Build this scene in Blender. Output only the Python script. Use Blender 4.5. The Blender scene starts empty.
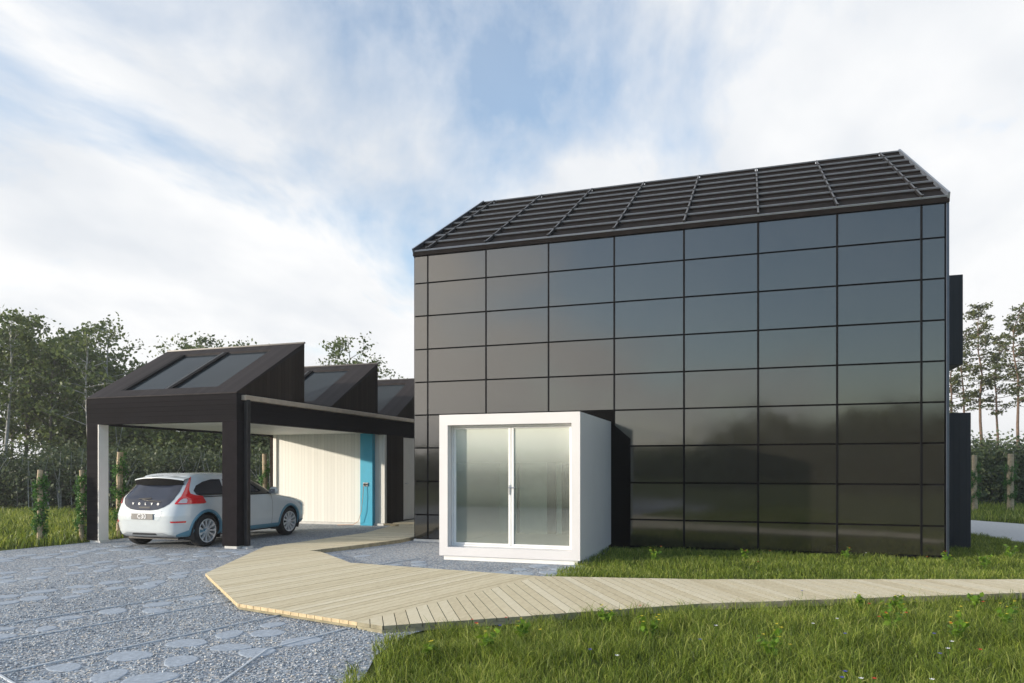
import bpy, bmesh, math, random
import numpy as np
from mathutils import Vector, Matrix
random.seed(7); rng = np.random.default_rng(7)
SC = bpy.context.scene
COL = SC.collection
R = math.radians

# ------------------------------------------------------------------ helpers
class MB:
    """collects faces for ONE mesh"""
    def __init__(s): s.v=[]; s.f=[]; s.m=[]; s.t=[]
    def face(s, pts, m=0, t=0.5):
        b=len(s.v); s.v+= [tuple(p) for p in pts]; s.f.append(list(range(b,b+len(pts)))); s.m.append(m); s.t.append(t)
    def grid(s, rows, m=0, closed=False, t=0.5, flip=False):
        b=len(s.v); n=len(rows[0])
        for r in rows: s.v += [tuple(p) for p in r]
        for i in range(len(rows)-1):
            for j in range(n if closed else n-1):
                a=b+i*n+j; c=b+i*n+(j+1)%n; d=b+(i+1)*n+(j+1)%n; e=b+(i+1)*n+j
                s.f.append([a,e,d,c] if flip else [a,c,d,e]); s.m.append(m); s.t.append(t)
    def box(s, x0,x1,y0,y1,z0,z1, m=0, t=0.5):
        P=[(x0,y0,z0),(x1,y0,z0),(x1,y1,z0),(x0,y1,z0),(x0,y0,z1),(x1,y0,z1),(x1,y1,z1),(x0,y1,z1)]
        b=len(s.v); s.v+=P
        for q in [(0,3,2,1),(4,5,6,7),(0,1,5,4),(1,2,6,5),(2,3,7,6),(3,0,4,7)]:
            s.f.append([b+i for i in q]); s.m.append(m); s.t.append(t)
    def prism(s, poly, axis, a, b_, m=0, t=0.5, side=None):
        """poly: 2d points; axis 'x','y','z' extrusion from a to b_"""
        def P(p,h):
            if axis=='x': return (h,p[0],p[1])
            if axis=='y': return (p[0],h,p[1])
            return (p[0],p[1],h)
        n=len(poly); b=len(s.v)
        s.v += [P(p,a) for p in poly]+[P(p,b_) for p in poly]
        s.f.append([b+i for i in range(n)][::-1]); s.m.append(m); s.t.append(t)
        s.f.append([b+n+i for i in range(n)]); s.m.append(m); s.t.append(t)
        for i in range(n):
            j=(i+1)%n; s.f.append([b+i,b+j,b+n+j,b+n+i]); s.m.append(m if side is None else side); s.t.append(t)
    def tube(s, pts, rad, n=8, m=0, cap=True, t=0.5):
        pts=[Vector(p) for p in pts]; rows=[]
        if not hasattr(rad,'__len__'): rad=[rad]*len(pts)
        prev=None
        for i,p in enumerate(pts):
            d=(pts[min(i+1,len(pts)-1)]-pts[max(i-1,0)]).normalized()
            if prev is None:
                a=Vector((0,0,1)) if abs(d.z)<.9 else Vector((1,0,0))
            else: a=prev
            u=(a-d*a.dot(d)).normalized(); w=d.cross(u); prev=u
            rows.append([p+(u*math.cos(2*math.pi*k/n)+w*math.sin(2*math.pi*k/n))*rad[i] for k in range(n)])
        s.grid(rows,m,True,t)
        if cap:
            b=len(s.v)-len(rows)*n
            s.f.append([b+i for i in range(n)][::-1]); s.m.append(m); s.t.append(t)
            e=len(s.v)-n; s.f.append([e+i for i in range(n)]); s.m.append(m); s.t.append(t)
    def build(s, name, mats, parent=None, smooth=False, fix=True, bevel=0, loc=None):
        me=bpy.data.meshes.new(name); me.from_pydata(s.v,[],s.f)
        if not isinstance(mats,(list,tuple)): mats=[mats]
        for m in mats: me.materials.append(m)
        me.polygons.foreach_set('material_index', s.m)
        at=me.attributes.new('tint','FLOAT','FACE'); at.data.foreach_set('value', s.t)
        if fix:
            bm=bmesh.new(); bm.from_mesh(me)
            if smooth: bmesh.ops.remove_doubles(bm,verts=bm.verts,dist=1e-5)
            bmesh.ops.recalc_face_normals(bm,faces=bm.faces); bm.to_mesh(me); bm.free()
        if smooth: me.polygons.foreach_set('use_smooth',[True]*len(me.polygons))
        me.update()
        o=bpy.data.objects.new(name,me); COL.objects.link(o)
        if parent: o.parent=parent
        if loc: o.location=loc
        if bevel:
            b=o.modifiers.new('b','BEVEL'); b.width=bevel; b.segments=2; b.limit_method='ANGLE'; b.angle_limit=R(35)
        return o

def npmesh(name, V, F, mat, tint=None, parent=None, smooth=False):
    """V (n,3) ; F (m,k) uniform polygon size"""
    me=bpy.data.meshes.new(name); m,k=F.shape
    me.vertices.add(len(V)); me.vertices.foreach_set('co',V.astype(np.float32).ravel())
    me.loops.add(m*k); me.loops.foreach_set('vertex_index',F.astype(np.int32).ravel())
    me.polygons.add(m); me.polygons.foreach_set('loop_start',np.arange(0,m*k,k,dtype=np.int32))
    me.polygons.foreach_set('loop_total',np.full(m,k,dtype=np.int32))
    if not isinstance(mat,(list,tuple)): mat=[mat]
    for q in mat: me.materials.append(q)
    if tint is not None:
        at=me.attributes.new('tint','FLOAT','FACE'); at.data.foreach_set('value',tint.astype(np.float32))
    if smooth: me.polygons.foreach_set('use_smooth',[True]*m)
    me.update(calc_edges=True)
    o=bpy.data.objects.new(name,me); COL.objects.link(o)
    if parent: o.parent=parent
    return o

def tag(o,label=None,cat=None,group=None,kind=None):
    if label: o['label']=label
    if cat: o['category']=cat
    if group: o['group']=group
    if kind: o['kind']=kind
    return o
def empty(name,loc=(0,0,0),rz=0,label=None,cat=None,group=None):
    o=bpy.data.objects.new(name,None); COL.objects.link(o); o.location=loc; o.rotation_euler=(0,0,rz); o.empty_display_size=.2
    return tag(o,label,cat,group)
def copy_tree(o,parent=None):
    c=o.copy(); COL.objects.link(c); c.parent=parent
    for ch in [x for x in COL.objects if x.parent==o]: copy_tree(ch,c)
    return c

# ------------------------------------------------------------------ materials
def nt(name):
    m=bpy.data.materials.new(name); m.use_nodes=True; t=m.node_tree; b=t.nodes['Principled BSDF']; return m,t,b
def N(t,typ,**k):
    n=t.nodes.new(typ)
    for a,v in k.items(): setattr(n,a,v)
    return n
def ramp(t,stops,fac):
    r=N(t,'ShaderNodeValToRGB'); e=r.color_ramp.elements
    while len(e)<len(stops): e.new(.5)
    for el,(p,c) in zip(e,stops): el.position=p; el.color=(*c,1) if len(c)==3 else c
    t.links.new(fac,r.inputs[0]); return r.outputs[0]
def mapping(t,scale=(1,1,1),rot=(0,0,0),coord='Object'):
    tc=N(t,'ShaderNodeTexCoord'); mp=N(t,'ShaderNodeMapping'); mp.inputs['Scale'].default_value=scale; mp.inputs['Rotation'].default_value=rot
    t.links.new(tc.outputs[coord],mp.inputs[0]); return mp.outputs[0]
def noise(t,vec,scale,detail=4,rough=.55):
    n=N(t,'ShaderNodeTexNoise'); n.inputs['Scale'].default_value=scale; n.inputs['Detail'].default_value=detail; n.inputs['Roughness'].default_value=rough
    t.links.new(vec,n.inputs['Vector']); return n.outputs['Fac']
def bump(t,b,h,strength=.3,dist=.01,prev=None):
    n=N(t,'ShaderNodeBump'); n.inputs['Strength'].default_value=strength; n.inputs['Distance'].default_value=dist
    t.links.new(h,n.inputs['Height'])
    if prev: t.links.new(prev,n.inputs['Normal'])
    t.links.new(n.outputs[0],b.inputs['Normal']); return n.outputs[0]
def simple(name,col,rough=.5,metal=0,var=.12,scale=6,bmp=0,spec=.5,ior=None,coat=0):
    m,t,b=nt(name); v=mapping(t); n=noise(t,v,scale,5)
    lo=tuple(c*(1-var) for c in col); hi=tuple(min(1,c*(1+var)) for c in col)
    t.links.new(ramp(t,[(.3,lo),(.7,hi)],n),b.inputs['Base Color'])
    b.inputs['Roughness'].default_value=rough; b.inputs['Metallic'].default_value=metal; b.inputs['Specular IOR Level'].default_value=spec
    if ior: b.inputs['IOR'].default_value=ior
    if coat: b.inputs['Coat Weight'].default_value=coat; b.inputs['Coat Roughness'].default_value=.05
    if bmp: bump(t,b,noise(t,v,scale*12,3),bmp,.004)
    return m

def boards(name,col,axis,width,rough=.7,gap=.05,var=.25,grain=(1,1,1),gapdark=.25,spec=.35,bs=.6):
    """painted boarding: boards of 'width' along axis, thin grooves, slight difference board to board"""
    m,t,b=nt(name); tc=N(t,'ShaderNodeTexCoord'); sp=N(t,'ShaderNodeSeparateXYZ'); t.links.new(tc.outputs['Object'],sp.inputs[0])
    def mth(op,a,c=None):
        n=N(t,'ShaderNodeMath',operation=op)
        for i,x in enumerate((a,c)):
            if x is None: continue
            if isinstance(x,(int,float)): n.inputs[i].default_value=x
            else: t.links.new(x,n.inputs[i])
        return n.outputs[0]
    q=mth('DIVIDE',sp.outputs['XYZ'.index(axis)],width)
    fr=mth('FRACT',q); fl=mth('FLOOR',q)
    g=mth('MULTIPLY',mth('GREATER_THAN',fr,gap),1.0)
    wn=N(t,'ShaderNodeTexWhiteNoise',noise_dimensions='1D'); t.links.new(fl,wn.inputs['W'])
    gr=noise(t,mapping(t,grain),8,6,.6)
    mix=mth('ADD',mth('MULTIPLY',wn.outputs['Value'],.5),mth('MULTIPLY',gr,.5))
    lo=tuple(c*(1-var) for c in col); hi=tuple(min(1,c*(1+var)) for c in col)
    c1=ramp(t,[(.2,lo),(.8,hi)],mix)
    mx=N(t,'ShaderNodeMix',data_type='RGBA'); t.links.new(g,mx.inputs['Factor']); mx.inputs['A'].default_value=(*[c*gapdark for c in col],1); t.links.new(c1,mx.inputs['B'])
    t.links.new(mx.outputs['Result'],b.inputs['Base Color'])
    b.inputs['Roughness'].default_value=rough; b.inputs['Specular IOR Level'].default_value=spec
    p=bump(t,b,g,bs,.006); bump(t,b,gr,.25,.004,p)
    return m

M={}
M['black_x']=boards('dark_boarding_vertical',(.032,.024,.019),'Y',.12,rough=.8,grain=(4,4,.4),spec=.08)
M['black_z']=boards('dark_boarding_horizontal',(.0145,.013,.0145),'Z',.095,rough=.85,grain=(.4,.4,5),spec=.05,gapdark=.5)
M['black_roof']=boards('dark_roof_boarding',(.026,.022,.023),'X',.13,rough=.7,grain=(4,.4,.4),gapdark=.6,spec=.15)
M['post']=simple('dark_post_paint',(.014,.012,.014),.8,var=.2,bmp=.1,spec=.05)
M['white_y']=boards('white_boarding_vertical',(.74,.74,.70),'X',.105,rough=.5,gap=.06,var=.05,grain=(3,3,.3),gapdark=.72)
M['white_in']=simple('white_painted_board',(.78,.76,.71),.5,var=.04,scale=3,bmp=.05)
M['ceiling']=boards('white_ceiling_boarding',(.72,.70,.65),'Y',.12,rough=.5,gap=.05,var=.05,gapdark=.8)
M['blue']=simple('blue_paint',(.03,.38,.58),.4,var=.04,coat=.2)
M['white_metal']=simple('white_coated_metal',(.68,.665,.665),.35,var=.03,scale=2,coat=.15)
M['white_trim']=simple('white_trim',(.80,.80,.79),.4,var=.03)
M['zinc']=simple('gutter_zinc',(.46,.39,.31),.45,metal=.3,var=.12)
M['steel']=simple('brushed_steel',(.55,.56,.58),.3,metal=1,var=.08)
M['edging']=simple('galvanised_edging',(.52,.56,.60),.55,var=.15)
M['pipe']=simple('dark_metal_pipe',(.035,.034,.036),.35,metal=.4,var=.15)
M['rail']=simple('roof_rail_aluminium',(.22,.25,.30),.4,metal=.6,var=.12,scale=9)
M['corner']=simple('corner_profile_dark_metal',(.06,.075,.10),.35,metal=.7,var=.1)
M['gap']=simple('black_backing',(.006,.006,.007),.8,var=.1,spec=.1)
M['black_wall_refl']=simple('matt_black_wall_and_reflection',(.004,.004,.004),.85,var=.1,spec=.03)  # bare wall colour; also paints the porch's dark mirror image
M['roofslat']=simple('roof_collector_dark',(.010,.008,.0075),.75,var=.3,scale=3,spec=.08)
M['bay']=boards('dark_bay_cladding',(.018,.019,.026),'X',.11,rough=.5,grain=(3,3,.3))
M['concrete']=simple('concrete_foot',(.62,.62,.60),.8,var=.1,bmp=.3)
M['rooflight']=simple('rooflight_glass',(.022,.030,.036),.12,var=.15,scale=1.2,ior=1.3,spec=.10)
M['dark']=simple('black_plastic',(.012,.012,.013),.45,var=.1)

def m_panel():
    m,t,b=nt('glossy_solar_panel'); v=mapping(t)
    n=noise(t,v,.9,5,.6)
    t.links.new(ramp(t,[(.3,(.014,.0135,.011)),(.7,(.021,.020,.016))],n),b.inputs['Base Color'])
    t.links.new(ramp(t,[(.3,(.05,)*3),(.75,(.10,)*3)],noise(t,v,2.2,4)),b.inputs['Roughness'])
    b.inputs['IOR'].default_value=2.0
    sv=N(t,'ShaderNodeTexNoise'); sv.inputs['Scale'].default_value=.6; t.links.new(v,sv.inputs['Vector'])
    bump(t,b,sv.outputs['Fac'],.06,.02)
    return m
M['panel']=m_panel()

def m_glass(name,rough=.0,tint=(.9,.97,.95),refl=1.45,diff=0.0):
    m=bpy.data.materials.new(name); m.use_nodes=True; t=m.node_tree; t.nodes.clear()
    out=N(t,'ShaderNodeOutputMaterial'); tr=N(t,'ShaderNodeBsdfTransparent'); tr.inputs[0].default_value=(*tint,1)
    gl=N(t,'ShaderNodeBsdfGlossy'); gl.inputs['Roughness'].default_value=rough; gl.inputs[0].default_value=(1,1,1,1)
    fr=N(t,'ShaderNodeFresnel'); fr.inputs[0].default_value=refl; mx=N(t,'ShaderNodeMixShader')
    t.links.new(fr.outputs[0],mx.inputs[0]); t.links.new(tr.outputs[0],mx.inputs[1]); t.links.new(gl.outputs[0],mx.inputs[2])
    last=mx.outputs[0]
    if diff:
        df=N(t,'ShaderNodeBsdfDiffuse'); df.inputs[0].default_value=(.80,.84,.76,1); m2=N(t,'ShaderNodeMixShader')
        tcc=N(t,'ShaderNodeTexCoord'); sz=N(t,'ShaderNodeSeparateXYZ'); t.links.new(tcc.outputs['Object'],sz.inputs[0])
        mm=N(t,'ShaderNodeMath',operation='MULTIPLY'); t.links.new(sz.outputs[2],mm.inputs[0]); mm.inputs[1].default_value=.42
        r=ramp(t,[(.1,(diff*.7,)*3),(.38,(diff*.15,)*3),(.6,(diff*.5,)*3),(.95,(diff*2.4,)*3)],mm.outputs[0])  # milkiness by height paints in the glow and reflections on the glass
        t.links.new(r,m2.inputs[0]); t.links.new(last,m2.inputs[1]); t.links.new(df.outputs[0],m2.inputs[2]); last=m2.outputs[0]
    t.links.new(last,out.inputs[0]); return m
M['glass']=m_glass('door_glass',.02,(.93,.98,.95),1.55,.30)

def m_leaf(name,cols,trans=.35,rough=.5):
    m=bpy.data.materials.new(name); m.use_nodes=True; t=m.node_tree; t.nodes.clear()
    out=N(t,'ShaderNodeOutputMaterial'); at=N(t,'ShaderNodeAttribute',attribute_name='tint')
    c=ramp(t,[(i/(len(cols)-1),x) for i,x in enumerate(cols)],at.outputs['Fac'])
    pb=N(t,'ShaderNodeBsdfPrincipled'); pb.inputs['Roughness'].default_value=rough; pb.inputs['Specular IOR Level'].default_value=.3
    tl=N(t,'ShaderNodeBsdfTranslucent'); mx=N(t,'ShaderNodeMixShader'); mx.inputs[0].default_value=trans
    hs=N(t,'ShaderNodeHueSaturation'); hs.inputs['Hue'].default_value=.48; hs.inputs['Value'].default_value=1.5; t.links.new(c,hs.inputs['Color'])
    t.links.new(c,pb.inputs['Base Color']); t.links.new(hs.outputs[0],tl.inputs[0])
    t.links.new(pb.outputs[0],mx.inputs[1]); t.links.new(tl.outputs[0],mx.inputs[2]); t.links.new(mx.outputs[0],out.inputs[0])
    return m
M['leafA']=m_leaf('foliage_green',[(.05,.07,.024),(.085,.125,.036),(.13,.17,.055)])
M['leafB']=m_leaf('foliage_pale',[(.05,.075,.025),(.09,.13,.04),(.13,.17,.06)])
M['pine']=m_leaf('pine_needles',[(.05,.065,.025),(.085,.105,.035),(.14,.14,.05)],.2)
M['thick']=m_leaf('thicket_leaves',[(.04,.06,.03),(.07,.10,.045),(.11,.14,.06)],.25)
M['ivy']=m_leaf('ivy_leaves',[(.03,.09,.02),(.05,.15,.03),(.09,.22,.04)],.3)
M['grass']=m_leaf('grass_blades',[(.03,.05,.006),(.125,.19,.022),(.24,.31,.045),(.44,.45,.14)],.35,.45)
M['herb']=m_leaf('wild_plant_leaves',[(.06,.14,.012),(.11,.22,.02),(.20,.32,.03)],.35)
M['bark']=simple('bark_grey_brown',(.14,.12,.10),.85,var=.4,scale=14,bmp=.5)
M['bark_pale']=simple('bark_pale',(.34,.33,.31),.8,var=.35,scale=10,bmp=.4)
M['bark_pine']=simple('bark_pine',(.13,.085,.06),.85,var=.4,scale=10,bmp=.5)
M['wood_post']=simple('weathered_post_wood',(.42,.33,.22),.8,var=.3,scale=12,bmp=.5)
M['p_red']=simple('petal_red',(.62,.03,.015),.5,var=.1)
M['p_yel']=simple('petal_yellow',(.75,.60,.04),.5,var=.1)
M['p_wht']=simple('petal_white',(.80,.80,.82),.5,var=.05)
M['p_blu']=simple('petal_blue',(.07,.07,.42),.5,var=.1)

def m_wood():
    m,t,b=nt('deck_planks'); at=N(t,'ShaderNodeAttribute',attribute_name='tint')
    v=mapping(t,(9,2.3,3),(0,0,R(14.7)))
    n=noise(t,v,3.2,8,.65)
    ad=N(t,'ShaderNodeMath',operation='MULTIPLY_ADD'); t.links.new(at.outputs['Fac'],ad.inputs[0]); ad.inputs[1].default_value=.34; 
    m2=N(t,'ShaderNodeMath',operation='MULTIPLY'); t.links.new(n,m2.inputs[0]); m2.inputs[1].default_value=.75; t.links.new(m2.outputs[0],ad.inputs[2])
    t.links.new(ramp(t,[(.15,(.52,.43,.27)),(.5,(.68,.59,.40)),(.85,(.78,.70,.52))],ad.outputs[0]),b.inputs['Base Color'])
    b.inputs['Roughness'].default_value=.7; b.inputs['Specular IOR Level'].default_value=.25
    bump(t,b,n,.3,.004); return m
M['deck']=m_wood()
M['deck_end']=simple('fresh_sawn_board_ends',(.56,.44,.26),.7,var=.25,scale=14,bmp=.2)
M['deck_grey']=simple('weathered_board_edge',(.30,.27,.18),.8,var=.3,scale=8,bmp=.3)

def m_gravel():
    m,t,b=nt('gravel'); v=mapping(t)
    vo=N(t,'ShaderNodeTexVoronoi'); vo.inputs['Scale'].default_value=46; t.links.new(v,vo.inputs['Vector'])
    v2=N(t,'ShaderNodeTexVoronoi'); v2.inputs['Scale'].default_value=90; t.links.new(v,v2.inputs['Vector'])
    sp=N(t,'ShaderNodeSeparateColor'); t.links.new(vo.outputs['Color'],sp.inputs[0])
    c=ramp(t,[(0,(.20,.22,.25)),(.35,(.34,.39,.44)),(.7,(.49,.55,.61)),(.88,(.56,.52,.46)),(1,(.76,.77,.78))],sp.outputs[0])
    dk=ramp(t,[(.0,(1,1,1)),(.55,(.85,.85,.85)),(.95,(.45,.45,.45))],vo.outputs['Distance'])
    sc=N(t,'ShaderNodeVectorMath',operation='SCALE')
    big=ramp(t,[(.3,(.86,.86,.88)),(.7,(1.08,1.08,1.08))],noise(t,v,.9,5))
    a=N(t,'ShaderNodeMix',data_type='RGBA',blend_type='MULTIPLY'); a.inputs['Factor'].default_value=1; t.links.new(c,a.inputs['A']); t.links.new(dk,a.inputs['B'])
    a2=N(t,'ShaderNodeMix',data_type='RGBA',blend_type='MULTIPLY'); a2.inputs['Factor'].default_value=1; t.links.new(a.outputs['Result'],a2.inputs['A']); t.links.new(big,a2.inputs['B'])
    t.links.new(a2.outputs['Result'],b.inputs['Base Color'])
    b.inputs['Roughness'].default_value=.85; b.inputs['Specular IOR Level'].default_value=.25
    iv=N(t,'ShaderNodeMath',operation='SUBTRACT'); iv.inputs[0].default_value=1; t.links.new(vo.outputs['Distance'],iv.inputs[1])
    p=bump(t,b,iv.outputs[0],.9,.012)
    i2=N(t,'ShaderNodeMath',operation='SUBTRACT'); i2.inputs[0].default_value=1; t.links.new(v2.outputs['Distance'],i2.inputs[1])
    bump(t,b,i2.outputs[0],.4,.006,p); return m
M['gravel']=m_gravel()
M['slab']=simple('stone_slab',(.36,.41,.47),.8,var=.22,scale=7,bmp=.5)
M['path']=simple('pale_path_gravel',(.46,.46,.45),.85,var=.1,scale=12,bmp=.4)
def m_ground():
    m,t,b=nt('meadow_ground'); v=mapping(t); n=noise(t,v,.6,8,.7); n2=noise(t,v,14,5,.7)
    mx=N(t,'ShaderNodeMath',operation='MULTIPLY_ADD'); t.links.new(n,mx.inputs[0]); mx.inputs[1].default_value=.6
    m2=N(t,'ShaderNodeMath',operation='MULTIPLY'); t.links.new(n2,m2.inputs[0]); m2.inputs[1].default_value=.4; t.links.new(m2.outputs[0],mx.inputs[2])
    t.links.new(ramp(t,[(.3,(.06,.08,.02)),(.55,(.10,.125,.03)),(.75,(.16,.17,.055))],mx.outputs[0]),b.inputs['Base Color'])
    b.inputs['Roughness'].default_value=.95; b.inputs['Specular IOR Level'].default_value=.1; bump(t,b,n2,1,.05); return m
M['ground']=m_ground()

# ------------------------------------------------------------------ camera, sun, sky
SKYOFF=(8,7,5)
TH=math.atan(238/720.)
cam=bpy.data.cameras.new('camera'); co=bpy.data.objects.new('camera',cam); COL.objects.link(co); SC.camera=co
co.location=(0,0,1.54); co.rotation_euler=(R(90),0,TH)
cam.sensor_width=36; cam.lens=720/1024*36; cam.shift_y=126.5/1024; cam.clip_end=5000; cam.clip_start=.05
SC.render.resolution_x=1024; SC.render.resolution_y=683
SUN_EL=R(10.0); SX,SY=-.80,-.60       # horizontal direction towards the sun
sd=Vector((SX*math.cos(SUN_EL),SY*math.cos(SUN_EL),math.sin(SUN_EL)))
sl=bpy.data.lights.new('sun','SUN'); so=bpy.data.objects.new('sun',sl); COL.objects.link(so)
sl.energy=3.4; sl.angle=R(1.2); sl.color=(1,.89,.74); so.rotation_euler=sd.to_track_quat('Z','Y').to_euler(); so.location=(-30,-20,15)

w=bpy.data.worlds.new('World'); SC.world=w; w.use_nodes=True; t=w.node_tree; bg=t.nodes['Background']
sky=N(t,'ShaderNodeTexSky',sky_type='NISHITA'); sky.sun_disc=False; sky.sun_elevation=SUN_EL; sky.sun_rotation=math.atan2(SX,SY)
sky.altitude=100; sky.air_density=1.0; sky.dust_density=1.0; sky.ozone_density=2.0
tc=N(t,'ShaderNodeTexCoord'); sx=N(t,'ShaderNodeSeparateXYZ'); t.links.new(tc.outputs['Generated'],sx.inputs[0])
def wm(op,a,b_=None,c_=None,clamp=False):
    n=N(t,'ShaderNodeMath',operation=op); n.use_clamp=clamp
    for i,x in enumerate((a,b_,c_)):
        if x is None: continue
        if isinstance(x,(int,float)): n.inputs[i].default_value=x
        else: t.links.new(x,n.inputs[i])
    return n.outputs[0]
X_,Y_,Z_=sx.outputs
zz=wm('ADD',wm('MAXIMUM',Z_,0),.22)
cb=N(t,'ShaderNodeCombineXYZ'); t.links.new(wm('DIVIDE',X_,zz),cb.inputs[0]); t.links.new(wm('DIVIDE',Y_,zz),cb.inputs[1]); cb.inputs[2].default_value=3.3
mp=N(t,'ShaderNodeMapping'); mp.inputs['Scale'].default_value=(1.0,.62,1); mp.inputs['Rotation'].default_value=(0,0,R(-35)); mp.inputs['Location'].default_value=SKYOFF; t.links.new(cb.outputs[0],mp.inputs[0])
nA=N(t,'ShaderNodeTexNoise'); nA.inputs['Scale'].default_value=1.5; nA.inputs['Detail'].default_value=9; nA.inputs['Roughness'].default_value=.58; nA.inputs['Distortion'].default_value=.35; t.links.new(mp.outputs[0],nA.inputs['Vector'])
# cover: thick in front of the camera and low towards the horizon, thinner behind and to the right
back=wm('MULTIPLY',wm('MULTIPLY',Y_,-1),wm('MULTIPLY_ADD',X_,.90,.36))
back=wm('MAXIMUM',back,0)
back=wm('MULTIPLY',back,wm('LESS_THAN',Y_,0))
low=wm('MULTIPLY',wm('POWER',wm('SUBTRACT',1,wm('MAXIMUM',Z_,0)),5),.34)
cov=wm('ADD',wm('SUBTRACT',nA.outputs['Fac'],back),low)
fac=ramp(t,[(.35,(.04,.04,.04)),(.55,(1,1,1))],cov)
ccol=N(t,'ShaderNodeMix',data_type='RGBA'); 
nB=N(t,'ShaderNodeTexNoise'); nB.inputs['Scale'].default_value=2.6; nB.inputs['Detail'].default_value=6; t.links.new(mp.outputs[0],nB.inputs['Vector'])
t.links.new(wm('ADD',ramp(t,[(.35,(0,0,0)),(.65,(1,1,1))],nB.outputs['Fac']),wm('MULTIPLY',low,3.2),clamp=True),ccol.inputs['Factor'])
ccol.inputs['A'].default_value=(.52,.55,.59,1); ccol.inputs['B'].default_value=(.69,.695,.70,1)
# towards the sun the cloud is brighter and warmer
dt=N(t,'ShaderNodeVectorMath',operation='DOT_PRODUCT'); t.links.new(tc.outputs['Generated'],dt.inputs[0]); dt.inputs[1].default_value=sd
glow=wm('POWER',wm('MAXIMUM',dt.outputs['Value'],0),6)
gm=N(t,'ShaderNodeMix',data_type='RGBA'); t.links.new(glow,gm.inputs['Factor']); t.links.new(ccol.outputs['Result'],gm.inputs['A']); gm.inputs['B'].default_value=(2.2,2.0,1.75,1)
SKY_S=.15
skyv=N(t,'ShaderNodeVectorMath',operation='SCALE'); skyv.inputs['Scale'].default_value=1.5; t.links.new(sky.outputs[0],skyv.inputs[0])
cl=N(t,'ShaderNodeVectorMath',operation='SCALE'); cl.inputs['Scale'].default_value=1/SKY_S; t.links.new(gm.outputs['Result'],cl.inputs[0])
fac=wm('MAXIMUM',fac,wm('MULTIPLY',wm('GREATER_THAN',Y_,0.0),.20))
fm=N(t,'ShaderNodeMix',data_type='RGBA'); t.links.new(fac,fm.inputs['Factor']); t.links.new(skyv.outputs[0],fm.inputs['A']); t.links.new(cl.outputs[0],fm.inputs['B'])
t.links.new(fm.outputs['Result'],bg.inputs['Color']); bg.inputs['Strength'].default_value=SKY_S
SC.view_settings.view_transform='Standard'; SC.view_settings.look='None'; SC.view_settings.exposure=.55; SC.view_settings.gamma=1
SC.render.engine='CYCLES'; SC.cycles.max_bounces=8; SC.cycles.transparent_max_bounces=24

# ------------------------------------------------------------------ ground
def inside(px,py,poly):
    r=np.zeros(len(px),bool); n=len(poly); j=n-1
    for i in range(n):
        xi,yi=poly[i]; xj,yj=poly[j]
        c=((yi>py)!=(yj>py))&(px<(xj-xi)*(py-yi)/((yj-yi) if yj!=yi else 1e-9)+xi); r^=c; j=i
    return r
g=MB(); g.face([(-2500,-2500,-.012),(2500,-2500,-.012),(2500,2500,-.012),(-2500,2500,-.012)]); tag(g.build('ground',M['ground']),kind='structure')
GRAVEL=[(-13.15,-4),(-1.2,-4),(-1.9,2.2),(-2.45,3.6),(-2.62,4.5),(-2.92,5.26),(-3.0,6.0),(-2.6,7.5),(-2.4,9.6),(-2.45,11.3),(-2.5,13.6),(-6.7,13.85),(-6.7,21),(-9.2,21.5),(-13.05,18),(-13.02,11.3),(-13.25,9.6),(-13.6,6)]
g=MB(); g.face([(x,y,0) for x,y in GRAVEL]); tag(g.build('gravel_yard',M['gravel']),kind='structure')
PATH=[(4.2,27.2),(6.19,24.5),(7.15,23.2),(10.2,18.9),(14,15),(12,13.2),(6.6,14.6),(5.34,17.34),(4.91,19.05),(4.2,21)]
g=MB(); g.face([(x,y,.0) for x,y in PATH]); tag(g.build('garden_path',M['path']),kind='structure')

# ------------------------------------------------------------------ deck walkway
def clip(poly,n,d,keep=1):
    out=[]
    for i in range(len(poly)):
        a=poly[i]; b=poly[(i+1)%len(poly)]
        da=(a[0]*n[0]+a[1]*n[1]-d)*keep; db=(b[0]*n[0]+b[1]*n[1]-d)*keep
        if da>=0: out.append(a)
        if da*db<0:
            k=da/(da-db); out.append((a[0]+(b[0]-a[0])*k,a[1]+(b[1]-a[1])*k))
    return out
DZ=.07
A=[(-7.22,8.2),(-5.28,6.48),(-3.56,6.06),(-2.70,9.42),(-5.89,9.83),(-7.16,10.96),(-7.45,11.06),(-8.63,11.35)]
Bp=[(-3.56,6.06),(-3.25,5.98),(-2.23,6.75),(-.52,8.05),(3.11,9.98),(7.2,12.0),(11.5,13.9),(11.5,15.6),(7.2,13.1),(3.44,11.16),(-.63,9.81),(-2.70,9.42)]
Cp=[(-8.63,11.35),(-7.45,11.06),(-7.18,11.9),(-6.83,13.33),(-6.80,19.6),(-9.1,19.6),(-9.1,17.35),(-8.65,16.33),(-8.3,14.5),(-8.5,12.3)]
dk=MB()
def lay(poly,ang,wd,edge):
    n=(-math.sin(ang),math.cos(ang)); ds=[p[0]*n[0]+p[1]*n[1] for p in poly]; k=min(ds)+.002
    while k<max(ds):
        q=clip(clip(poly,n,k,1),n,k+wd-.008,-1)
        if len(q)>2:
            dk.prism(q,'z',DZ-.035,DZ+random.uniform(-.0015,.0015),0,random.random(),side=edge)
        k+=wd
aA=math.atan2(.968,.25)
lay(A,aA,.116,1); lay(Bp,math.atan2(-.86,.5),.122,2); lay(Cp,R(2),.122,2)
for P_ in (A,Bp,Cp):   # bearers below the boards
    cx=sum(p[0] for p in P_)/len(P_); cy=sum(p[1] for p in P_)/len(P_)
    dk.prism([(cx+(p[0]-cx)*.985,cy+(p[1]-cy)*.985) for p in P_] if P_ is A else P_,'z',.0,DZ-.037,2)
deck=dk.build('boardwalk',[M['deck'],M['deck_end'],M['deck_grey']])
tag(deck,'pale timber boardwalk running from the carport past the white entrance box into the grass','boardwalk')

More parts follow.
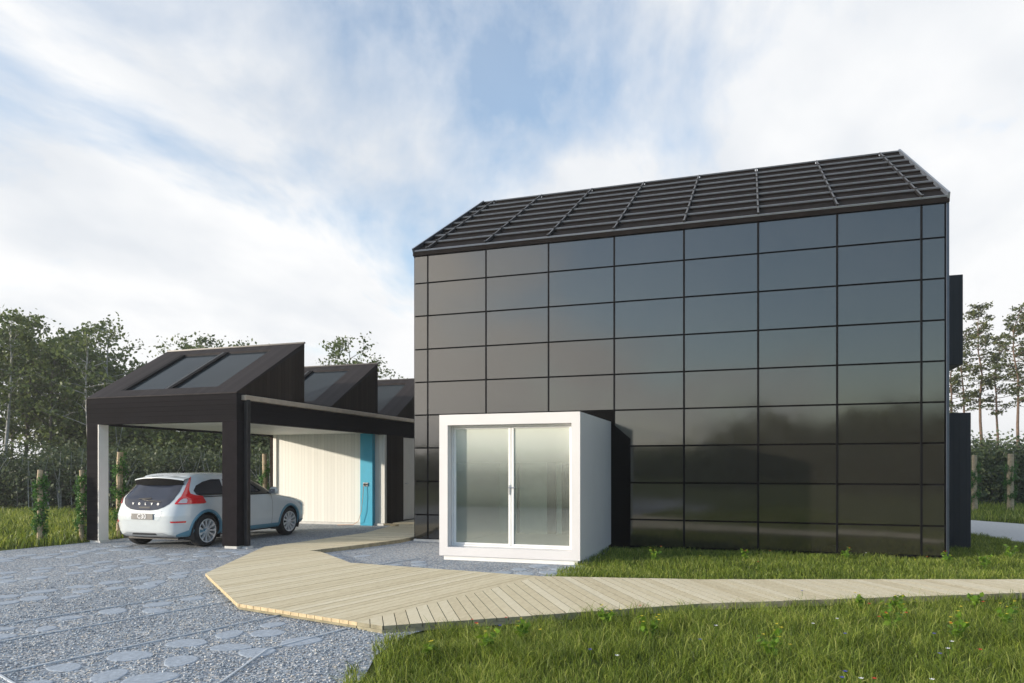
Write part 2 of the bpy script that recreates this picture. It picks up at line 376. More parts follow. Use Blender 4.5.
# ------------------------------------------------------------------ stepping slabs and edging strips in the gravel
U=(.26,.9656); Pp=(.9656,-.26)
def pq(p,q): return (p*Pp[0]+q*U[0], p*Pp[1]+q*U[1])
def slab_mesh(seed):
    r=random.Random(seed); b=MB(); n=14; ph=r.random()*6
    o=[]
    for k in range(n):
        a=2*math.pi*k/n; rr=.5*(1+.07*math.sin(2*a+ph)+.06*math.sin(3*a+ph*2)+r.uniform(-.03,.03)); o.append((rr*math.cos(a),rr*math.sin(a)))
    b.grid([[(x,y,0) for x,y in o],[(x,y,.003) for x,y in o],[(x*.93,y*.93,.006) for x,y in o]],closed=True)
    b.face([(x*.93,y*.93,.006) for x,y in o]); return b
protos=[]
bands=[(-6.02,-5.0,.34),(-7.95,-7.4,.30),(-9.95,-9.0,.32),(-12.2,-11.0,.33),(-14.3,-13.2,.34)]
ns=0; placed=[]
for bi,(p0,p1,sz) in enumerate(bands):
    rows=2 if p1-p0<.7 else 4
    for r_ in range(rows):
        q=1.6+.2*r_+random.random()*.2
        while q<12.5:
            p=p0+(p1-p0)*(r_+.5)/rows+random.uniform(-.05,.05)
            x,y=pq(p,q); q+=random.uniform(.12,.3)
            if random.random()<.07: continue
            if not inside(np.array([x]),np.array([y]),GRAVEL)[0] or x<-12.9 or y>11.2: continue
            if inside(np.array([x+.15]),np.array([y+.2]),A)[0] or inside(np.array([x+.1]),np.array([y+.1]),A)[0] or inside(np.array([x]),np.array([y]),A)[0]: continue
            if any((x-a)**2+(y-c)**2<.335**2 for a,c in placed): continue
            placed.append((x,y))
            u=512+720*(x*math.cos(TH)+y*math.sin(TH))/(-x*math.sin(TH)+y*math.cos(TH)) if y>1 else -999
            if u<-60 : continue
            if len(protos)<6:
                o=slab_mesh(len(protos)).build('stepping_stone',M['slab']); protos.append(o)
                tag(o,'flat rounded grey slab set flush among others in the gravel yard','stepping stone','stepping stones in the gravel')
            else:
                o=random.choice(protos).copy(); COL.objects.link(o)
            o.location=(x,y,0); o.rotation_euler=(0,0,random.random()*6.28)
            s_=sz*random.uniform(.68,1.02); o.scale=(s_*random.uniform(.95,1.25),s_*random.uniform(.8,1.0),1); ns+=1
print('slabs',ns)
def pebbles():
    n=42000; x=-9+7.6*rng.random(n); y=2.2+6.3*rng.random(n)
    k=inside(x,y,GRAVEL)&~inside(x,y,A)&(rng.random(n)<np.clip(1.35-(y-2.2)/6.5,0,1)); x,y=x[k],y[k]
    cx=x*math.cos(TH)+y*math.sin(TH); d=-x*math.sin(TH)+y*math.cos(TH); k=(d>2)&(np.abs(cx)<d*.86+.4); x,y=x[k],y[k]
    pl=np.array(placed); k=np.ones(len(x),bool)
    for a,c in pl: k&=((x-a)**2+(y-c)**2)>.165**2
    x,y=x[k],y[k]; n=len(x); s_=.0055+.010*rng.random(n)**1.6
    base=np.array([[1,0,0],[0,1,0],[-1,0,0],[0,-1,0],[0,0,.62],[0,0,-.5]],float)
    V=base[None]*s_[:,None,None]*(1+.35*(rng.random((n,6,1))-.5)); a=rng.random(n)*6.28; c,s0=np.cos(a)[:,None],np.sin(a)[:,None]
    X=V[:,:,0]*c-V[:,:,1]*s0*.75; Y=V[:,:,0]*s0+V[:,:,1]*c*.75; Z=V[:,:,2]+s_[:,None]*.35
    V=np.stack([X+x[:,None],Y+y[:,None],Z],2).reshape(-1,3)
    T=np.array([[0,1,4],[1,2,4],[2,3,4],[3,0,4],[1,0,5],[2,1,5],[3,2,5],[0,3,5]])
    F=(np.arange(n)[:,None,None]*6+T[None]).reshape(-1,3)
    m,t,b=nt('pebble_stone'); at=N(t,'ShaderNodeAttribute',attribute_name='tint')
    t.links.new(ramp(t,[(0,(.17,.19,.22)),(.35,(.33,.38,.43)),(.7,(.48,.54,.60)),(.88,(.58,.53,.46)),(1,(.78,.79,.80))],at.outputs['Fac']),b.inputs['Base Color']); b.inputs['Roughness'].default_value=.8
    tag(npmesh('gravel_pebbles',V,F,m,np.repeat(rng.random(n),8)),'loose pale blue-grey pebbles of the gravel yard','gravel',kind='stuff')
pebbles()
def strip(pts,label):
    b=MB(); w_=.008
    for i in range(len(pts)-1):
        a=Vector(pts[i]); c=Vector(pts[i+1]); d=(c-a).normalized(); n=Vector((-d.y,d.x))*w_
        b.prism([tuple(a-n),tuple(c-n),tuple(c+n),tuple(a+n)],'z',0.001,.012)
    tag(b.build('edging_strip',M['edging']),label,'edging strip','metal edging strips in the gravel')
strip([(-3.55,3.2),(-3.6,4.25),(-3.88,5.13),(-3.66,6.05)],'bent steel edging strip ending at the near corner of the boardwalk')
strip([pq(-6.15,1.6),pq(-6.15,7.0)],'straight steel edging strip left of the nearest band of slabs')
strip([pq(-7.28,2.4),pq(-7.28,8.6)],'steel edging strip on the near side of the narrow band of slabs')
strip([pq(-8.06,2.4),pq(-8.06,9.4)],'steel edging strip on the far side of the narrow band of slabs')
strip([(-5.9,3.86),(-5.27,3.87),(-4.6,3.60)],'short steel edging strip at the bottom left corner of the yard')

# ------------------------------------------------------------------ HOUSE
HX0,HX1,HY=-6.73,3.17,13.77; HY2=22.13; RY=17.95; RZ=8.50; EZ=6.03
house=empty('house',((HX0+HX1)/2,(HY+HY2)/2,0),0,'two storey gabled house clad in glossy black solar panels','house')
HO=Vector(house.location)
def hb(): return MB()
def hbuild(b,name,mats,parent=house,**k):
    o=b.build(name,mats,None,**k); o.parent=house if parent is house else parent
    if parent is house: o.location=-HO
    return o
b=hb(); b.box(HX0+.03,HX1-.03,HY+.045,HY2-.02,0.02,EZ-.03); b.prism([(HY+.045,EZ-.03),(HY2-.02,EZ-.03),(RY,RZ-.22)],'x',HX0+.03,HX1-.03)
hbuild(b,'wall',M['gap'])
b=hb(); b.box(HX0-.0,-5.2,HY-.015,HY+.1,0,.045); hbuild(b,'plinth',M['concrete'])
cols=[-6.73,-6.41,-5.11,-3.79,-2.48,-1.17,.14,1.45,2.76,3.12]
rows=[6.00,5.42,4.73,4.03,3.34,2.65,1.96,1.26,.56,.05]
for i in range(9):
    for j in range(9):
        x0,x1=cols[i]+.018,cols[i+1]-.018; z1,z0=rows[j]-.015,rows[j+1]+.015
        if x1>-5.1 and x0<-2.5 and z1<2.65 : continue
        if i==2 and j>=5: continue
        b=hb(); ty=random.uniform(-.003,.003); tz=random.uniform(-.002,.002)
        y=HY; 
        P=[(x0,y-ty-tz,z0),(x1,y+ty-tz,z0),(x1,y+ty+tz,z1),(x0,y-ty+tz,z1)]
        Q=[(p[0],HY+.035,p[2]) for p in P]
        b.face(P); b.face(Q[::-1])
        for k in range(4): b.face([P[k],Q[k],Q[(k+1)%4],P[(k+1)%4]])
        hbuild(b,'solar_panel',M['panel'],bevel=.003)
for x in cols[1:9]:
    b=hb(); b.box(x-.016,x+.016,HY-.006,HY+.04,.05,6.0); hbuild(b,'joint_strip',M['gap'])
# gable panels on the left side, seen only edge-on
b=hb(); b.box(HX0,HX0+.03,HY+.01,HY2,.05,6.0); hbuild(b,'side_cladding',M['pipe'])
b=hb(); b.box(3.128,3.172,HY-.015,HY+.06,0,5.99); hbuild(b,'corner_trim',M['corner'],bevel=.006)
b=hb(); b.box(HX1-.03,HX1,HY+.06,HY2,.02,6.0); b.prism([(HY+.06,6.0),(HY2,6.0),(RY,RZ-.1)],'x',HX1-.03,HX1); hbuild(b,'gable_wall',M['bay'])
# bare black wall beside the entrance box; slanted part paints its dark reflection
b=hb(); b.prism([(-3.79+.0,1.9),(-3.79,2.64),(-2.48,2.64),(-2.48,2.37),(-2.17,2.10),(-2.17,.0),(-2.56,0),(-2.56,1.9)],'y',HY-.016,HY+.02); hbuild(b,'black_wall_and_box_reflection',M['black_wall_refl'])
# roof: stepped dark collector rows with pale rails
slope=(RZ-EZ)/(RY-HY); L=math.hypot(RZ-EZ,RY-HY); sdv=Vector((0,(RY-HY)/L,(RZ-EZ)/L)); nv=Vector((0,-sdv.z,sdv.y))
def rp(x,s,h=0): 
    p=Vector((x,HY-.03,EZ+.03))+sdv*s+nv*h; return p
def rbox(b,x0,x1,s0,s1,h0,h1,m=0,h0b=None,h1b=None):
    h0b=h0 if h0b is None else h0b; h1b=h1 if h1b is None else h1b
    P=[rp(x0,s0,h0),rp(x1,s0,h0),rp(x1,s1,h0b),rp(x0,s1,h0b),rp(x0,s0,h1),rp(x1,s0,h1),rp(x1,s1,h1b),rp(x0,s1,h1b)]
    for q in [(0,3,2,1),(4,5,6,7),(0,1,5,4),(1,2,6,5),(2,3,7,6),(3,0,4,7)]: b.face([P[i] for i in q],m)
b=hb(); rbox(b,HX0,HX1,-.0,L,-.09,-.03)
S2=[Vector((x,HY2+.02+(HY-.03-HY),EZ)) for x in (HX0,HX1)]
b.face([(HX0,HY2+.03,EZ-.05),(HX1,HY2+.03,EZ-.05),(HX1,RY,RZ-.02),(HX0,RY,RZ-.02)]); 
b.face([(HX0,HY2+.03,EZ+.03),(HX1,HY2+.03,EZ+.03),(HX1,RY,RZ+.05),(HX0,RY,RZ+.05)])
hbuild(b,'roof',M['roofslat'])
NR=8; st=L/NR; rcols=[HX0,-6.41,-5.11,-3.79,-2.48,-1.17,.14,1.45,2.76,HX1]
for i in range(9):
    for j in range(NR):
        b=hb(); rbox(b,rcols[i]+.03,rcols[i+1]-.03,j*st+.05,(j+1)*st-.02,-.02,.02,0,-.02,.03)
        # deep front lip that faces down and out, tilted collector above
        rbox(b,rcols[i]+.03,rcols[i+1]-.03,(j+1)*st-.09,(j+1)*st-.05,.022,.06)
        hbuild(b,'roof_collector',M['roofslat'])
for j in range(NR+1):
    b=hb(); h=.05 if j else .03
    rbox(b,HX0+.0,HX1,j*st-.012,j*st+.010,h,h+.028); hbuild(b,'roof_rail',M['rail'],bevel=.004)
b=hb(); b.box(HX0,HX1,HY-.05,HY+.0,5.995,6.075); hbuild(b,'eaves_trim',M['roofslat'])
for i,x in enumerate(rcols[1:-1]):
    b=hb(); rbox(b,x-.014,x+.014,0,L,.03,.085)
    for j in range(NR): rbox(b,x-.02,x+.02,j*st-.02,j*st+.03,.086,.10)
    hbuild(b,'roof_bracket',M['pipe'])
for x0,x1 in ((HX0-.0,HX0+.035),(HX1-.035,HX1+.0)):
    b=hb(); rbox(b,x0,x1,-.02,L+.03,-.1,.10); hbuild(b,'verge_trim',M['rail'] if x0>0 else M['corner'])
# side bays
b=hb(); b.box(HX1+.002,3.80,15.5,18.6,3.48,5.18); hbuild(b,'side_bay',M['bay'],bevel=.01)
b=hb(); b.box(HX1+.002,3.93,15.5,19.2,0,2.58); hbuild(b,'side_bay',M['bay'],bevel=.01)

# entrance box (a part of the house) with its glazed doors as sub-parts
EX0,EX1,EY0,EY1,EZ0,EZ1=-4.955,-2.54,11.1,13.76,.075,2.43
b=hb(); w_=.185
fr=MB()
# shell: front frame (reveal 0.16 deep) and thin side walls
def ringprism(b,x0,x1,z0,z1,i0,i1,k0,k1,y0,y1):
    b.box(x0,i0,y0,y1,z0,z1); b.box(i1,x1,y0,y1,z0,z1); b.box(i0,i1,y0,y1,z0,k0); b.box(i0,i1,y0,y1,k1,z1)
IX0,IX1,IZ0,IZ1=EX0+.15,EX1-.14,.22,2.255
def tube_shell(b):
    o=[(EX0,EZ0),(EX1,EZ0),(EX1,EZ1),(EX0,EZ1)]; i=[(IX0,IZ0),(IX1,IZ0),(IX1,IZ1),(IX0,IZ1)]
    for y,fl in ((EY0,0),(EY1,1)):
        for k in range(4):
            q=[(o[k][0],y,o[k][1]),(o[(k+1)%4][0],y,o[(k+1)%4][1]),(i[(k+1)%4][0],y,i[(k+1)%4][1]),(i[k][0],y,i[k][1])]
            b.face(q)
    for P in (o,i):
        for k in range(4): b.face([(P[k][0],EY0,P[k][1]),(P[k][0],EY1,P[k][1]),(P[(k+1)%4][0],EY1,P[(k+1)%4][1]),(P[(k+1)%4][0],EY0,P[(k+1)%4][1])])
tube_shell(b)
porch=hbuild(b,'entrance_porch',M['white_metal'],smooth=False,bevel=.012)
tag(porch,'white box porch with glass doors')
def sub(b,name,mat,**k):
    return b.build(name,mat,porch,**k)
b=MB(); b.box(EX0+.06,EX1-.05,EY0+.05,EY1,.0,.073); sub(b,'plinth',M['white_trim'])
GY=EY0+.17
b=MB(); f=.03
ringprism(b,IX0+.002,IX1-.002,IZ0+.002,IZ1-.002,IX0+f,IX1-f,IZ0+f,IZ1-f,GY,GY+.07); sub(b,'door_frame',M['white_trim'],bevel=.005)
mx_=-3.745
for x0,x1 in ((IX0+f+.003,mx_-.004),(mx_+.004,IX1-f-.003)):
    b=MB(); ringprism(b,x0,x1,IZ0+f+.003,IZ1-f-.003,x0+.042,x1-.042,IZ0+f+.035,IZ1-f-.030,GY+.01,GY+.06); sub(b,'door_leaf',M['white_trim'],bevel=.004)
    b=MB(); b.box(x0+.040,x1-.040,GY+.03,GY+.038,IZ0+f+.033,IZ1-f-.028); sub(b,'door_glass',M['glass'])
b=MB(); b.box(mx_-.035,mx_-.012,GY-.005,GY+.009,1.10,1.26); b.tube([(mx_-.024,GY,1.22),(mx_-.024,GY-.05,1.22),(mx_+.085,GY-.055,1.22)],.010); sub(b,'door_handle',M['steel'])
# inside of the porch: inner wall with painted dark opening, and floor
b=MB(); b.box(IX0+.01,IX1-.01,GY+.09,EY1-.01,IZ0+.002,IZ0+.02); sub(b,'floor_mat',simple('pale_floor',(.5,.5,.48),.4))
b=MB(); b.box(IX0,IX1,EY1-.03,EY1-.012,IZ0,IZ1); sub(b,'inner_wall',simple('inner_wall_paint',(.75,.77,.68),.6,var=.06))
b=MB(); b.box(-4.42,-4.38,EY1-.06,EY1-.033,IZ0+.02,IZ1-.1); b.box(-3.80,-3.62,EY1-.06,EY1-.033,IZ0+.02,IZ1-.1);b.box(-3.50,-3.28,EY1-.06,EY1-.033,IZ0+.02,IZ1-.1); sub(b,'inner_bar_and_opening',simple('dark_bar_and_opening_shade',(.05,.042,.035),.3))  # dark slabs at right stand for an opening, its shade put into colour
b=MB(); b.box(IX0+.25,-4.42,EY1-.055,EY1-.033,IZ0+.02,IZ1-.1); sub(b,'inner_panel',simple('inner_panel_grey',(.50,.54,.50),.2,var=.1))

# ------------------------------------------------------------------ CARPORT
CX0,CX1,CY0=-12.99,-9.26,11.35
car_o=Vector(((CX0+CX1)/2,16.3,0))
cp=empty('carport',car_o,0,'dark timber carport with sawtooth roof and white storage wall','carport')
def cb_(b,name,mats,parent=None,**k):
    o=b.build(name,mats,parent or cp,**k)
    if parent is None: o.location=-car_o
    return o
CYE=21.2
b=MB(); b.box(CX0,-12.70,CY0,CY0+.25,.05,2.43); cb_(b,'post',M['black_z'],bevel=.004)
b=MB(); b.box(-12.698,-12.68,CY0+.004,CY0+.245,.05,2.43); cb_(b,'post_lining',M['white_in'])
b=MB(); b.box(-9.60,CX1,CY0,CY0+.30,.05,2.43); cb_(b,'post',M['post'],bevel=.004)
for x0,x1 in ((-12.93,-12.66),(-9.56,-9.28)):
    b=MB(); b.box(x0,x1,CY0+.02,CY0+.28,0,.048); cb_(b,'post_foot',M['concrete'])
b=MB(); b.box(-9.24,-9.12,CY0+.12,CY0+.30,0,.035); cb_(b,'post_foot',M['concrete'])
b=MB(); b.box(CX0,CX1,CY0-.004,CY0+.2,2.432,2.97); cb_(b,'front_beam',M['black_z'],bevel=.004)
b=MB(); b.box(CX1-.2,CX1,CY0+.2,CYE,2.432,2.97); cb_(b,'side_beam',M['black_z'])
b=MB(); b.box(CX0,CX0+.2,CY0+.2,CYE,2.432,2.97); cb_(b,'side_beam',M['black_z'])
b=MB(); b.box(CX0+.2,CX1-.2,CY0+.2,17.2,2.47,2.50); cb_(b,'ceiling',M['ceiling'])
b=MB(); b.box(CX0+.2,CX1-.2,CY0+.2,CYE,2.90,2.985); cb_(b,'roof_deck',M['post'])
# storage room behind the parking bay
b=MB(); b.box(-12.72,-9.272,17.2,17.32,.06,2.468); cb_(b,'storage_wall',M['white_y'])
b=MB(); b.box(-12.76,-12.66,17.15,17.32,.03,2.465); cb_(b,'corner_post',M['white_in'])
b=MB(); b.box(-12.66,-9.272,17.14,17.2,0.0,.055); cb_(b,'wall_base',M['concrete'])
b=MB(); b.box(CX1-.06,CX1,17.32,18.28,.02,2.432); b.box(CX1-.06,CX1,19.3,CYE,.02,2.432);b.box(CX0,CX0+.06,17.33,CYE,.02,2.432); b.box(CX0+.06,CX1-.06,CYE-.06,CYE,.02,2.9); cb_(b,'storage_side_wall',M['black_x'])
b=MB(); b.box(CX1-.05,CX1-.02,18.29,19.29,.08,2.40); d=cb_(b,'store_door',M['white_in']); b=MB(); b.tube([(CX1-.02,18.42,1.1),(CX1+.03,18.42,1.1),(CX1+.03,18.52,1.1)],.01); cb_(b,'door_handle',M['steel'],d)
b=MB(); b.box(-9.93,-9.56,17.06,17.2,.0,2.465); bd=cb_(b,'charging_panel',M['blue'],bevel=.003)
b=MB(); b.box(-9.83,-9.68,17.035,17.059,1.05,1.15); s_=cb_(b,'socket',M['steel'],bd,bevel=.006)
b=MB(); b.box(-9.805,-9.765,17.005,17.034,1.07,1.13); b.box(-9.735,-9.70,17.02,17.034,1.075,1.125); cb_(b,'socket_plug',M['dark'],bd)
# sawtooth roofs with rooflights
PI_=.591
for k in range(3):
    y0=CY0-.01+3.27*k; y1=y0+2.2; z0=2.985; z1=z0+1.30
    zb=z0
    def zz_(y): return z0+(y-y0)*(z1-z0)/(y1-y0)
    nx=math.hypot(1,1.3/2.2)
    b=MB()
    poly=[(y0,z0-.02),(y1,z0-.02),(y1,z1-.12),(y0+.12,z0-.0)]
    b.prism(poly,'x',CX0+.05,CX1-.05)
    # outer skin pieces round two openings
    def skin(b,x0,x1,ya,yb):
        b.prism([(ya,zz_(ya)-.115),(yb,zz_(yb)-.115),(yb,zz_(yb)),(ya,zz_(ya))] if ya>y0+.2 else [(ya,z0-.02),(yb,zz_(yb)-.115),(yb,zz_(yb)),(ya,zz_(ya))],'x',x0,x1)
    xs=[CX0-.0,-12.36,-11.22,-11.16,-9.92,CX1+.0]
    skin(b,xs[0],xs[1],y0,y1); skin(b,xs[4],xs[5],y0,y1)
    skin(b,xs[1],xs[4],y0,y0+.26); skin(b,xs[1],xs[4],y1-.26,y1)
    roof=cb_(b,'sawtooth_roof',M['black_roof'])
    b=MB(); skin(b,xs[2],xs[3],y0+.26,y1-.26); cb_(b,'rooflight_mullion',M['dark'],roof)
    for xa,xb in ((xs[1],xs[2]),(xs[3],xs[4])):
        b=MB(); ya,yb=y0+.26,y1-.26; off=.05
        b.face([(xa+.0,ya,zz_(ya)-off),(xb,ya,zz_(ya)-off),(xb,yb,zz_(yb)-off),(xa+.0,yb,zz_(yb)-off)])
        b.face([(xa+.0,ya,zz_(ya)-off-.03),(xb,ya,zz_(ya)-off-.03),(xb,yb,zz_(yb)-off-.03),(xa+.0,yb,zz_(yb)-off-.03)]); cb_(b,'rooflight',M['rooflight'],roof)
        b=MB(); b.prism([(ya,zz_(ya)-.048),(yb,zz_(yb)-.048),(yb,zz_(yb)-.001),(ya,zz_(ya)-.001)],'x',xa+.001,xa+.10); cb_(b,'rooflight_reveal_shade',M['gap'],roof)  # black strip painting in the shade of the recessed left reveal
    b=MB(); b.prism([(y0+.0,z0-.014),(y1,z0-.014),(y1,z1-.01)],'x',CX1-.045,CX1-.003); b.prism([(y0+.0,z0-.014),(y1,z0-.014),(y1,z1-.01)],'x',CX0+.003,CX0+.045)
    b.box(CX0+.04,CX1-.04,y1-.04,y1-.002,z0-.01,z1-.02); cb_(b,'gable_cheek',M['black_x'],roof)
    b=MB(); b.box(CX0-.01,CX1+.01,y1-.03,y1+.02,z1-.02,z1+.012); cb_(b,'ridge_flashing',M['pipe'],roof)
b=MB(); b.box(CX1+.002,CX1+.11,CY0+.12,CYE,2.84,2.94); cb_(b,'gutter',M['zinc'],bevel=.01)
b=MB(); b.box(CX1+.03,CX1+.11,CY0+.16,CY0+.26,.04,2.858); 
for z in (.5,1.6,2.6): b.box(CX1+.002,CX1+.03,CY0+.19,CY0+.23,z,z+.03)
cb_(b,'downpipe',M['pipe'],bevel=.006)
# charging cable
b=MB(); pts=[(-9.79,17.0,1.08),(-9.80,16.98,.8),(-9.84,16.97,.4),(-9.93,16.97,.12),(-10.1,16.98,.02),(-10.3,16.97,.015),(-10.5,16.85,.015)]
b.tube(pts,.007,6); tag(b.build('charging_cable',simple('orange_cable',(.55,.25,.10),.5),smooth=True),'thin orange charging cable hanging from the blue panel to the ground','cable')
b=MB(); b.prism([(-8.95,16.55),(-8.45,16.3),(-8.42,16.36),(-8.92,16.62)],'z',DZ+.003,DZ+.05); tag(b.build('timber_offcut',M['deck_end']),'short pale timber piece lying at the end of the white wall','timber piece')

# ------------------------------------------------------------------ CAR
NE=6.0
ZT=[(.225,.14,4.08,.815),(.26,.07,4.16,.85),(.33,.04,4.22,.872),(.45,.015,4.25,.888),(.55,.0,4.25,.893),(.64,.0,4.24,.895),(.72,.025,4.21,.892),(.78,.05,4.12,.888),(.83,.07,3.95,.882),(.88,.095,3.68,.873),(.92,.115,3.40,.866),(.955,.135,3.17,.858),(.985,.16,3.04,.845),(1.03,.20,2.96,.81),(1.12,.285,2.79,.765),(1.21,.37,2.60,.725),(1.29,.44,2.42,.69),(1.345,.49,2.26,.66),(1.385,.54,2.10,.625),(1.415,.64,1.93,.58),(1.435,.78,1.74,.50),(1.447,.98,1.52,.36),(1.45,1.2,1.35,.12)]
def prof(z):
    if z<=ZT[0][0]: return ZT[0][1:]
    for a,c in zip(ZT,ZT[1:]):
        if a[0]<=z<=c[0]:
            k=(z-a[0])/(c[0]-a[0]); return tuple(a[i]+(c[i]-a[i])*k for i in (1,2,3))
    return ZT[-1][1:]
def S_theta(z,th,off=0):
    yr,yf,w_=prof(z); yc=(yr+yf)/2; Lh=(yf-yr)/2+off; w_=w_+off
    c,s=math.cos(th),math.sin(th)
    return Vector((w_*math.copysign(abs(c)**(2/NE),c), yc-Lh*math.copysign(abs(s)**(2/NE),s), z))
def S_side(y,z,sg=1,off=0):
    yr,yf,w_=prof(z); yc=(yr+yf)/2; Lh=(yf-yr)/2; e=min(.9995,abs((y-yc)/Lh))
    return Vector((sg*((w_)*(1-e**NE)**(1/NE)+off), y, z))
def S_rear(x,z,off=0,front=False):
    yr,yf,w_=prof(z); yc=(yr+yf)/2; Lh=(yf-yr)/2; e=min(.9995,abs(x/w_)); k=Lh*(1-e**NE)**(1/NE)+off
    return Vector((x, yc+k if front else yc-k, z))
paint=simple('pearl_white_car_paint',(.62,.66,.67),.25,var=.02,coat=.8)
cblue=simple('blue_car_trim',(.10,.26,.36),.35,var=.04,coat=.5)
cglass=simple('dark_car_glass',(.012,.015,.022),.05,var=.1,ior=1.8)
tglass=simple('tailgate_glass',(.03,.036,.055),.08,var=.1,ior=1.42)
red=simple('tail_lamp_red',(.72,.015,.018),.12,var=.08,coat=1)
lclear=simple('lamp_clear',(.65,.55,.55),.12,var=.1,coat=1)
rubber=simple('tyre_rubber',(.016,.016,.017),.75,var=.15,bmp=.2)
alloy=simple('alloy_wheel',(.74,.74,.74),.35,metal=.25,var=.06)
chrome=simple('chrome',(.75,.75,.76),.12,metal=1,var=.03)
car=empty('parked_car',(-10.94,10.77,0),0,'white hatchback with blue lower trim parked under the dark carport','car')
RA,FA=.73,3.37; WR=.318
b=MB()
zs=[]
for a,c in zip(ZT,ZT[1:]):
    n=max(1,int(round((c[0]-a[0])/.022)));
    if abs(a[2]-c[2])>.12: n=max(n,3)
    zs+=[a[0]+(c[0]-a[0])*k/n for k in range(n)]
zs.append(ZT[-1][0])
NT=200
ths=[]
for k in range(NT):
    u=k/NT*4; q=int(u); fq=u-q
    ths.append((q+ (fq**1.8/(fq**1.8+(1-fq)**1.8)))*math.pi/2)
rows_=[[S_theta(z,th) for th in ths] for z in zs]
for i in range(len(zs)-1):
    for j in range(NT):
        q=[rows_[i][j],rows_[i][(j+1)%NT],rows_[i+1][(j+1)%NT],rows_[i+1][j]]
        c=sum(q,Vector())/4
        if abs(c.x)>.6 and any((c.y-ay)**2+(c.z-WR)**2<.372**2 for ay in (RA,FA)): continue
        b.face(q)
b.face(rows_[-1]); 
body=b.build('body',paint,car,smooth=True)
# under-body and wheel wells
b=MB(); b.box(-.60,.60,.25,4.0,.17,.55); b.box(-.78,.78,1.12,2.98,.20,.24)
for ay in (RA,FA):
    for sg in (-1,1):
        rr=[[Vector((sg*x,ay+.374*math.cos(a),WR+.374*math.sin(a))) for a in [R(-25)+R(230)*k/20 for k in range(21)]] for x in (.60,.87)]
        b.grid(rr)
b.build('underbody',M['dark'],car,fix=False)
def patch(name,fn,rws,mat,parent,nu=12,smooth=True,nz=None,zstep=.02,two=0):
    """rws list of (z,a,b) -> grid on the body surface"""
    b=MB(); g=[]
    for r0,r1 in zip(rws,rws[1:]):
        n=max(1,int(abs(r1[0]-r0[0])/zstep+.5))
        for k in range(n):
            f_=k/n; g.append(tuple(r0[i]+(r1[i]-r0[i])*f_ for i in range(3)))
    g.append(rws[-1])
    b.grid([[fn(z,a+(c-a)*k/nu) for k in range(nu+1)] for z,a,c in g])
    return b.build(name,mat,parent,smooth=smooth)
# blue lower band
for (y0,y1) in ((1.12,2.98),):
    for sg in (-1,1): patch('sill_trim',lambda z,y,s=sg:S_side(y,z,s,.010),[(.227,y0,y1),(.26,y0,y1),(.32,y0,y1)],cblue,car,30)
for sg in (-1,1):
    patch('bumper_trim',lambda z,th,s=sg:(lambda p:Vector((s*p.x,p.y,p.z)))(S_theta(z,th,.010)),[(.227,R(16),R(66)),(.28,R(17),R(62)),(.36,R(18),R(40))],cblue,car,24)
    patch('front_bumper_trim',lambda z,th,s=sg:(lambda p:Vector((s*p.x,p.y,p.z)))(S_theta(z,th,.010)),[(.227,R(-20),R(-88)),(.27,R(-20),R(-88)),(.34,R(-20),R(-60))],cblue,car,24)
    for ay in (RA,FA):
        b=MB(); g=[]
        for rr,off in ((.360,-.03),(.362,.014),(.405,.016),(.418,.004)):
            row=[]
            for k in range(37):
                a=R(-22)+R(224)*k/36; y=ay+rr*math.cos(a); z=max(.227,WR+rr*math.sin(a)); row.append(S_side(y,z,sg,off))
            g.append(row)
        b.grid(g); b.build('arch_trim',cblue,car,smooth=True)
# side glass
for sg in (-1,1):
    f_=lambda z,y,s=sg:S_side(y,z,s,.006)
    patch('side_window',f_,[(1.000,.60,1.28),(1.03,.52,1.28),(1.10,.50,1.28),(1.20,.60,1.28),(1.27,.78,1.28),(1.315,1.02,1.28)],cglass,car,16)
    patch('side_window',f_,[(.985,1.34,2.86),(1.05,1.34,2.78),(1.12,1.34,2.66),(1.20,1.34,2.50),(1.27,1.34,2.33),(1.315,1.34,2.15)],cglass,car,22)
    patch('window_trim',lambda z,y,s=sg:S_side(y,z,s,.012),[(.972,.50,2.95),(.990,.52,2.92)],M['dark'],car,24)
    patch('door_seam',lambda z,y,s=sg:S_side(y,z,s,.003),[(.31,2.705,2.712),(.6,2.71,2.717),(.965,2.71,2.717)],M['gap'],car,1)
    patch('door_seam',lambda z,y,s=sg:S_side(y,z,s,.003),[(.31,1.38,1.387),(.6,1.34,1.347),(.965,1.32,1.327)],M['gap'],car,1)
    b=MB(); b.tube([S_side(1.48,.83,sg,.0),S_side(1.50,.83,sg,.03),S_side(1.66,.835,sg,.03),S_side(1.68,.835,sg,.0)],.012,6); b.build('door_handle',paint,car,smooth=True)
    # mirror
    b=MB(); g=[]
    for k in range(9):
        a=math.pi*k/8; rr=math.sin(a); g.append([Vector((sg*(.965+.0+.11*-math.cos(a)*1.0),2.66+.07*rr*math.cos(q*math.pi/5),1.045+.09*rr*math.sin(q*math.pi/5))) for q in range(10)])
    b.grid(g,closed=True); mr=b.build('wing_mirror',paint,car,smooth=True)
    b=MB(); b.box(min(sg*.80,sg*.88),max(sg*.80,sg*.88),2.63,2.69,.975,1.01); b.build('mirror_arm',M['dark'],mr)
    b=MB(); b.face([(sg*.885,2.592,.985),(sg*1.045,2.592,.985),(sg*1.045,2.592,1.085),(sg*.885,2.592,1.085)]); b.build('mirror_glass',simple('mirror_silver',(.5,.52,.54),.15,metal=.6),mr)
# windscreen
patch('windscreen',lambda z,x:S_rear(x,z,.006,True),[(1.0,-.70,.70),(1.15,-.64,.64),(1.30,-.56,.56),(1.35,-.52,.52)],cglass,car,20)
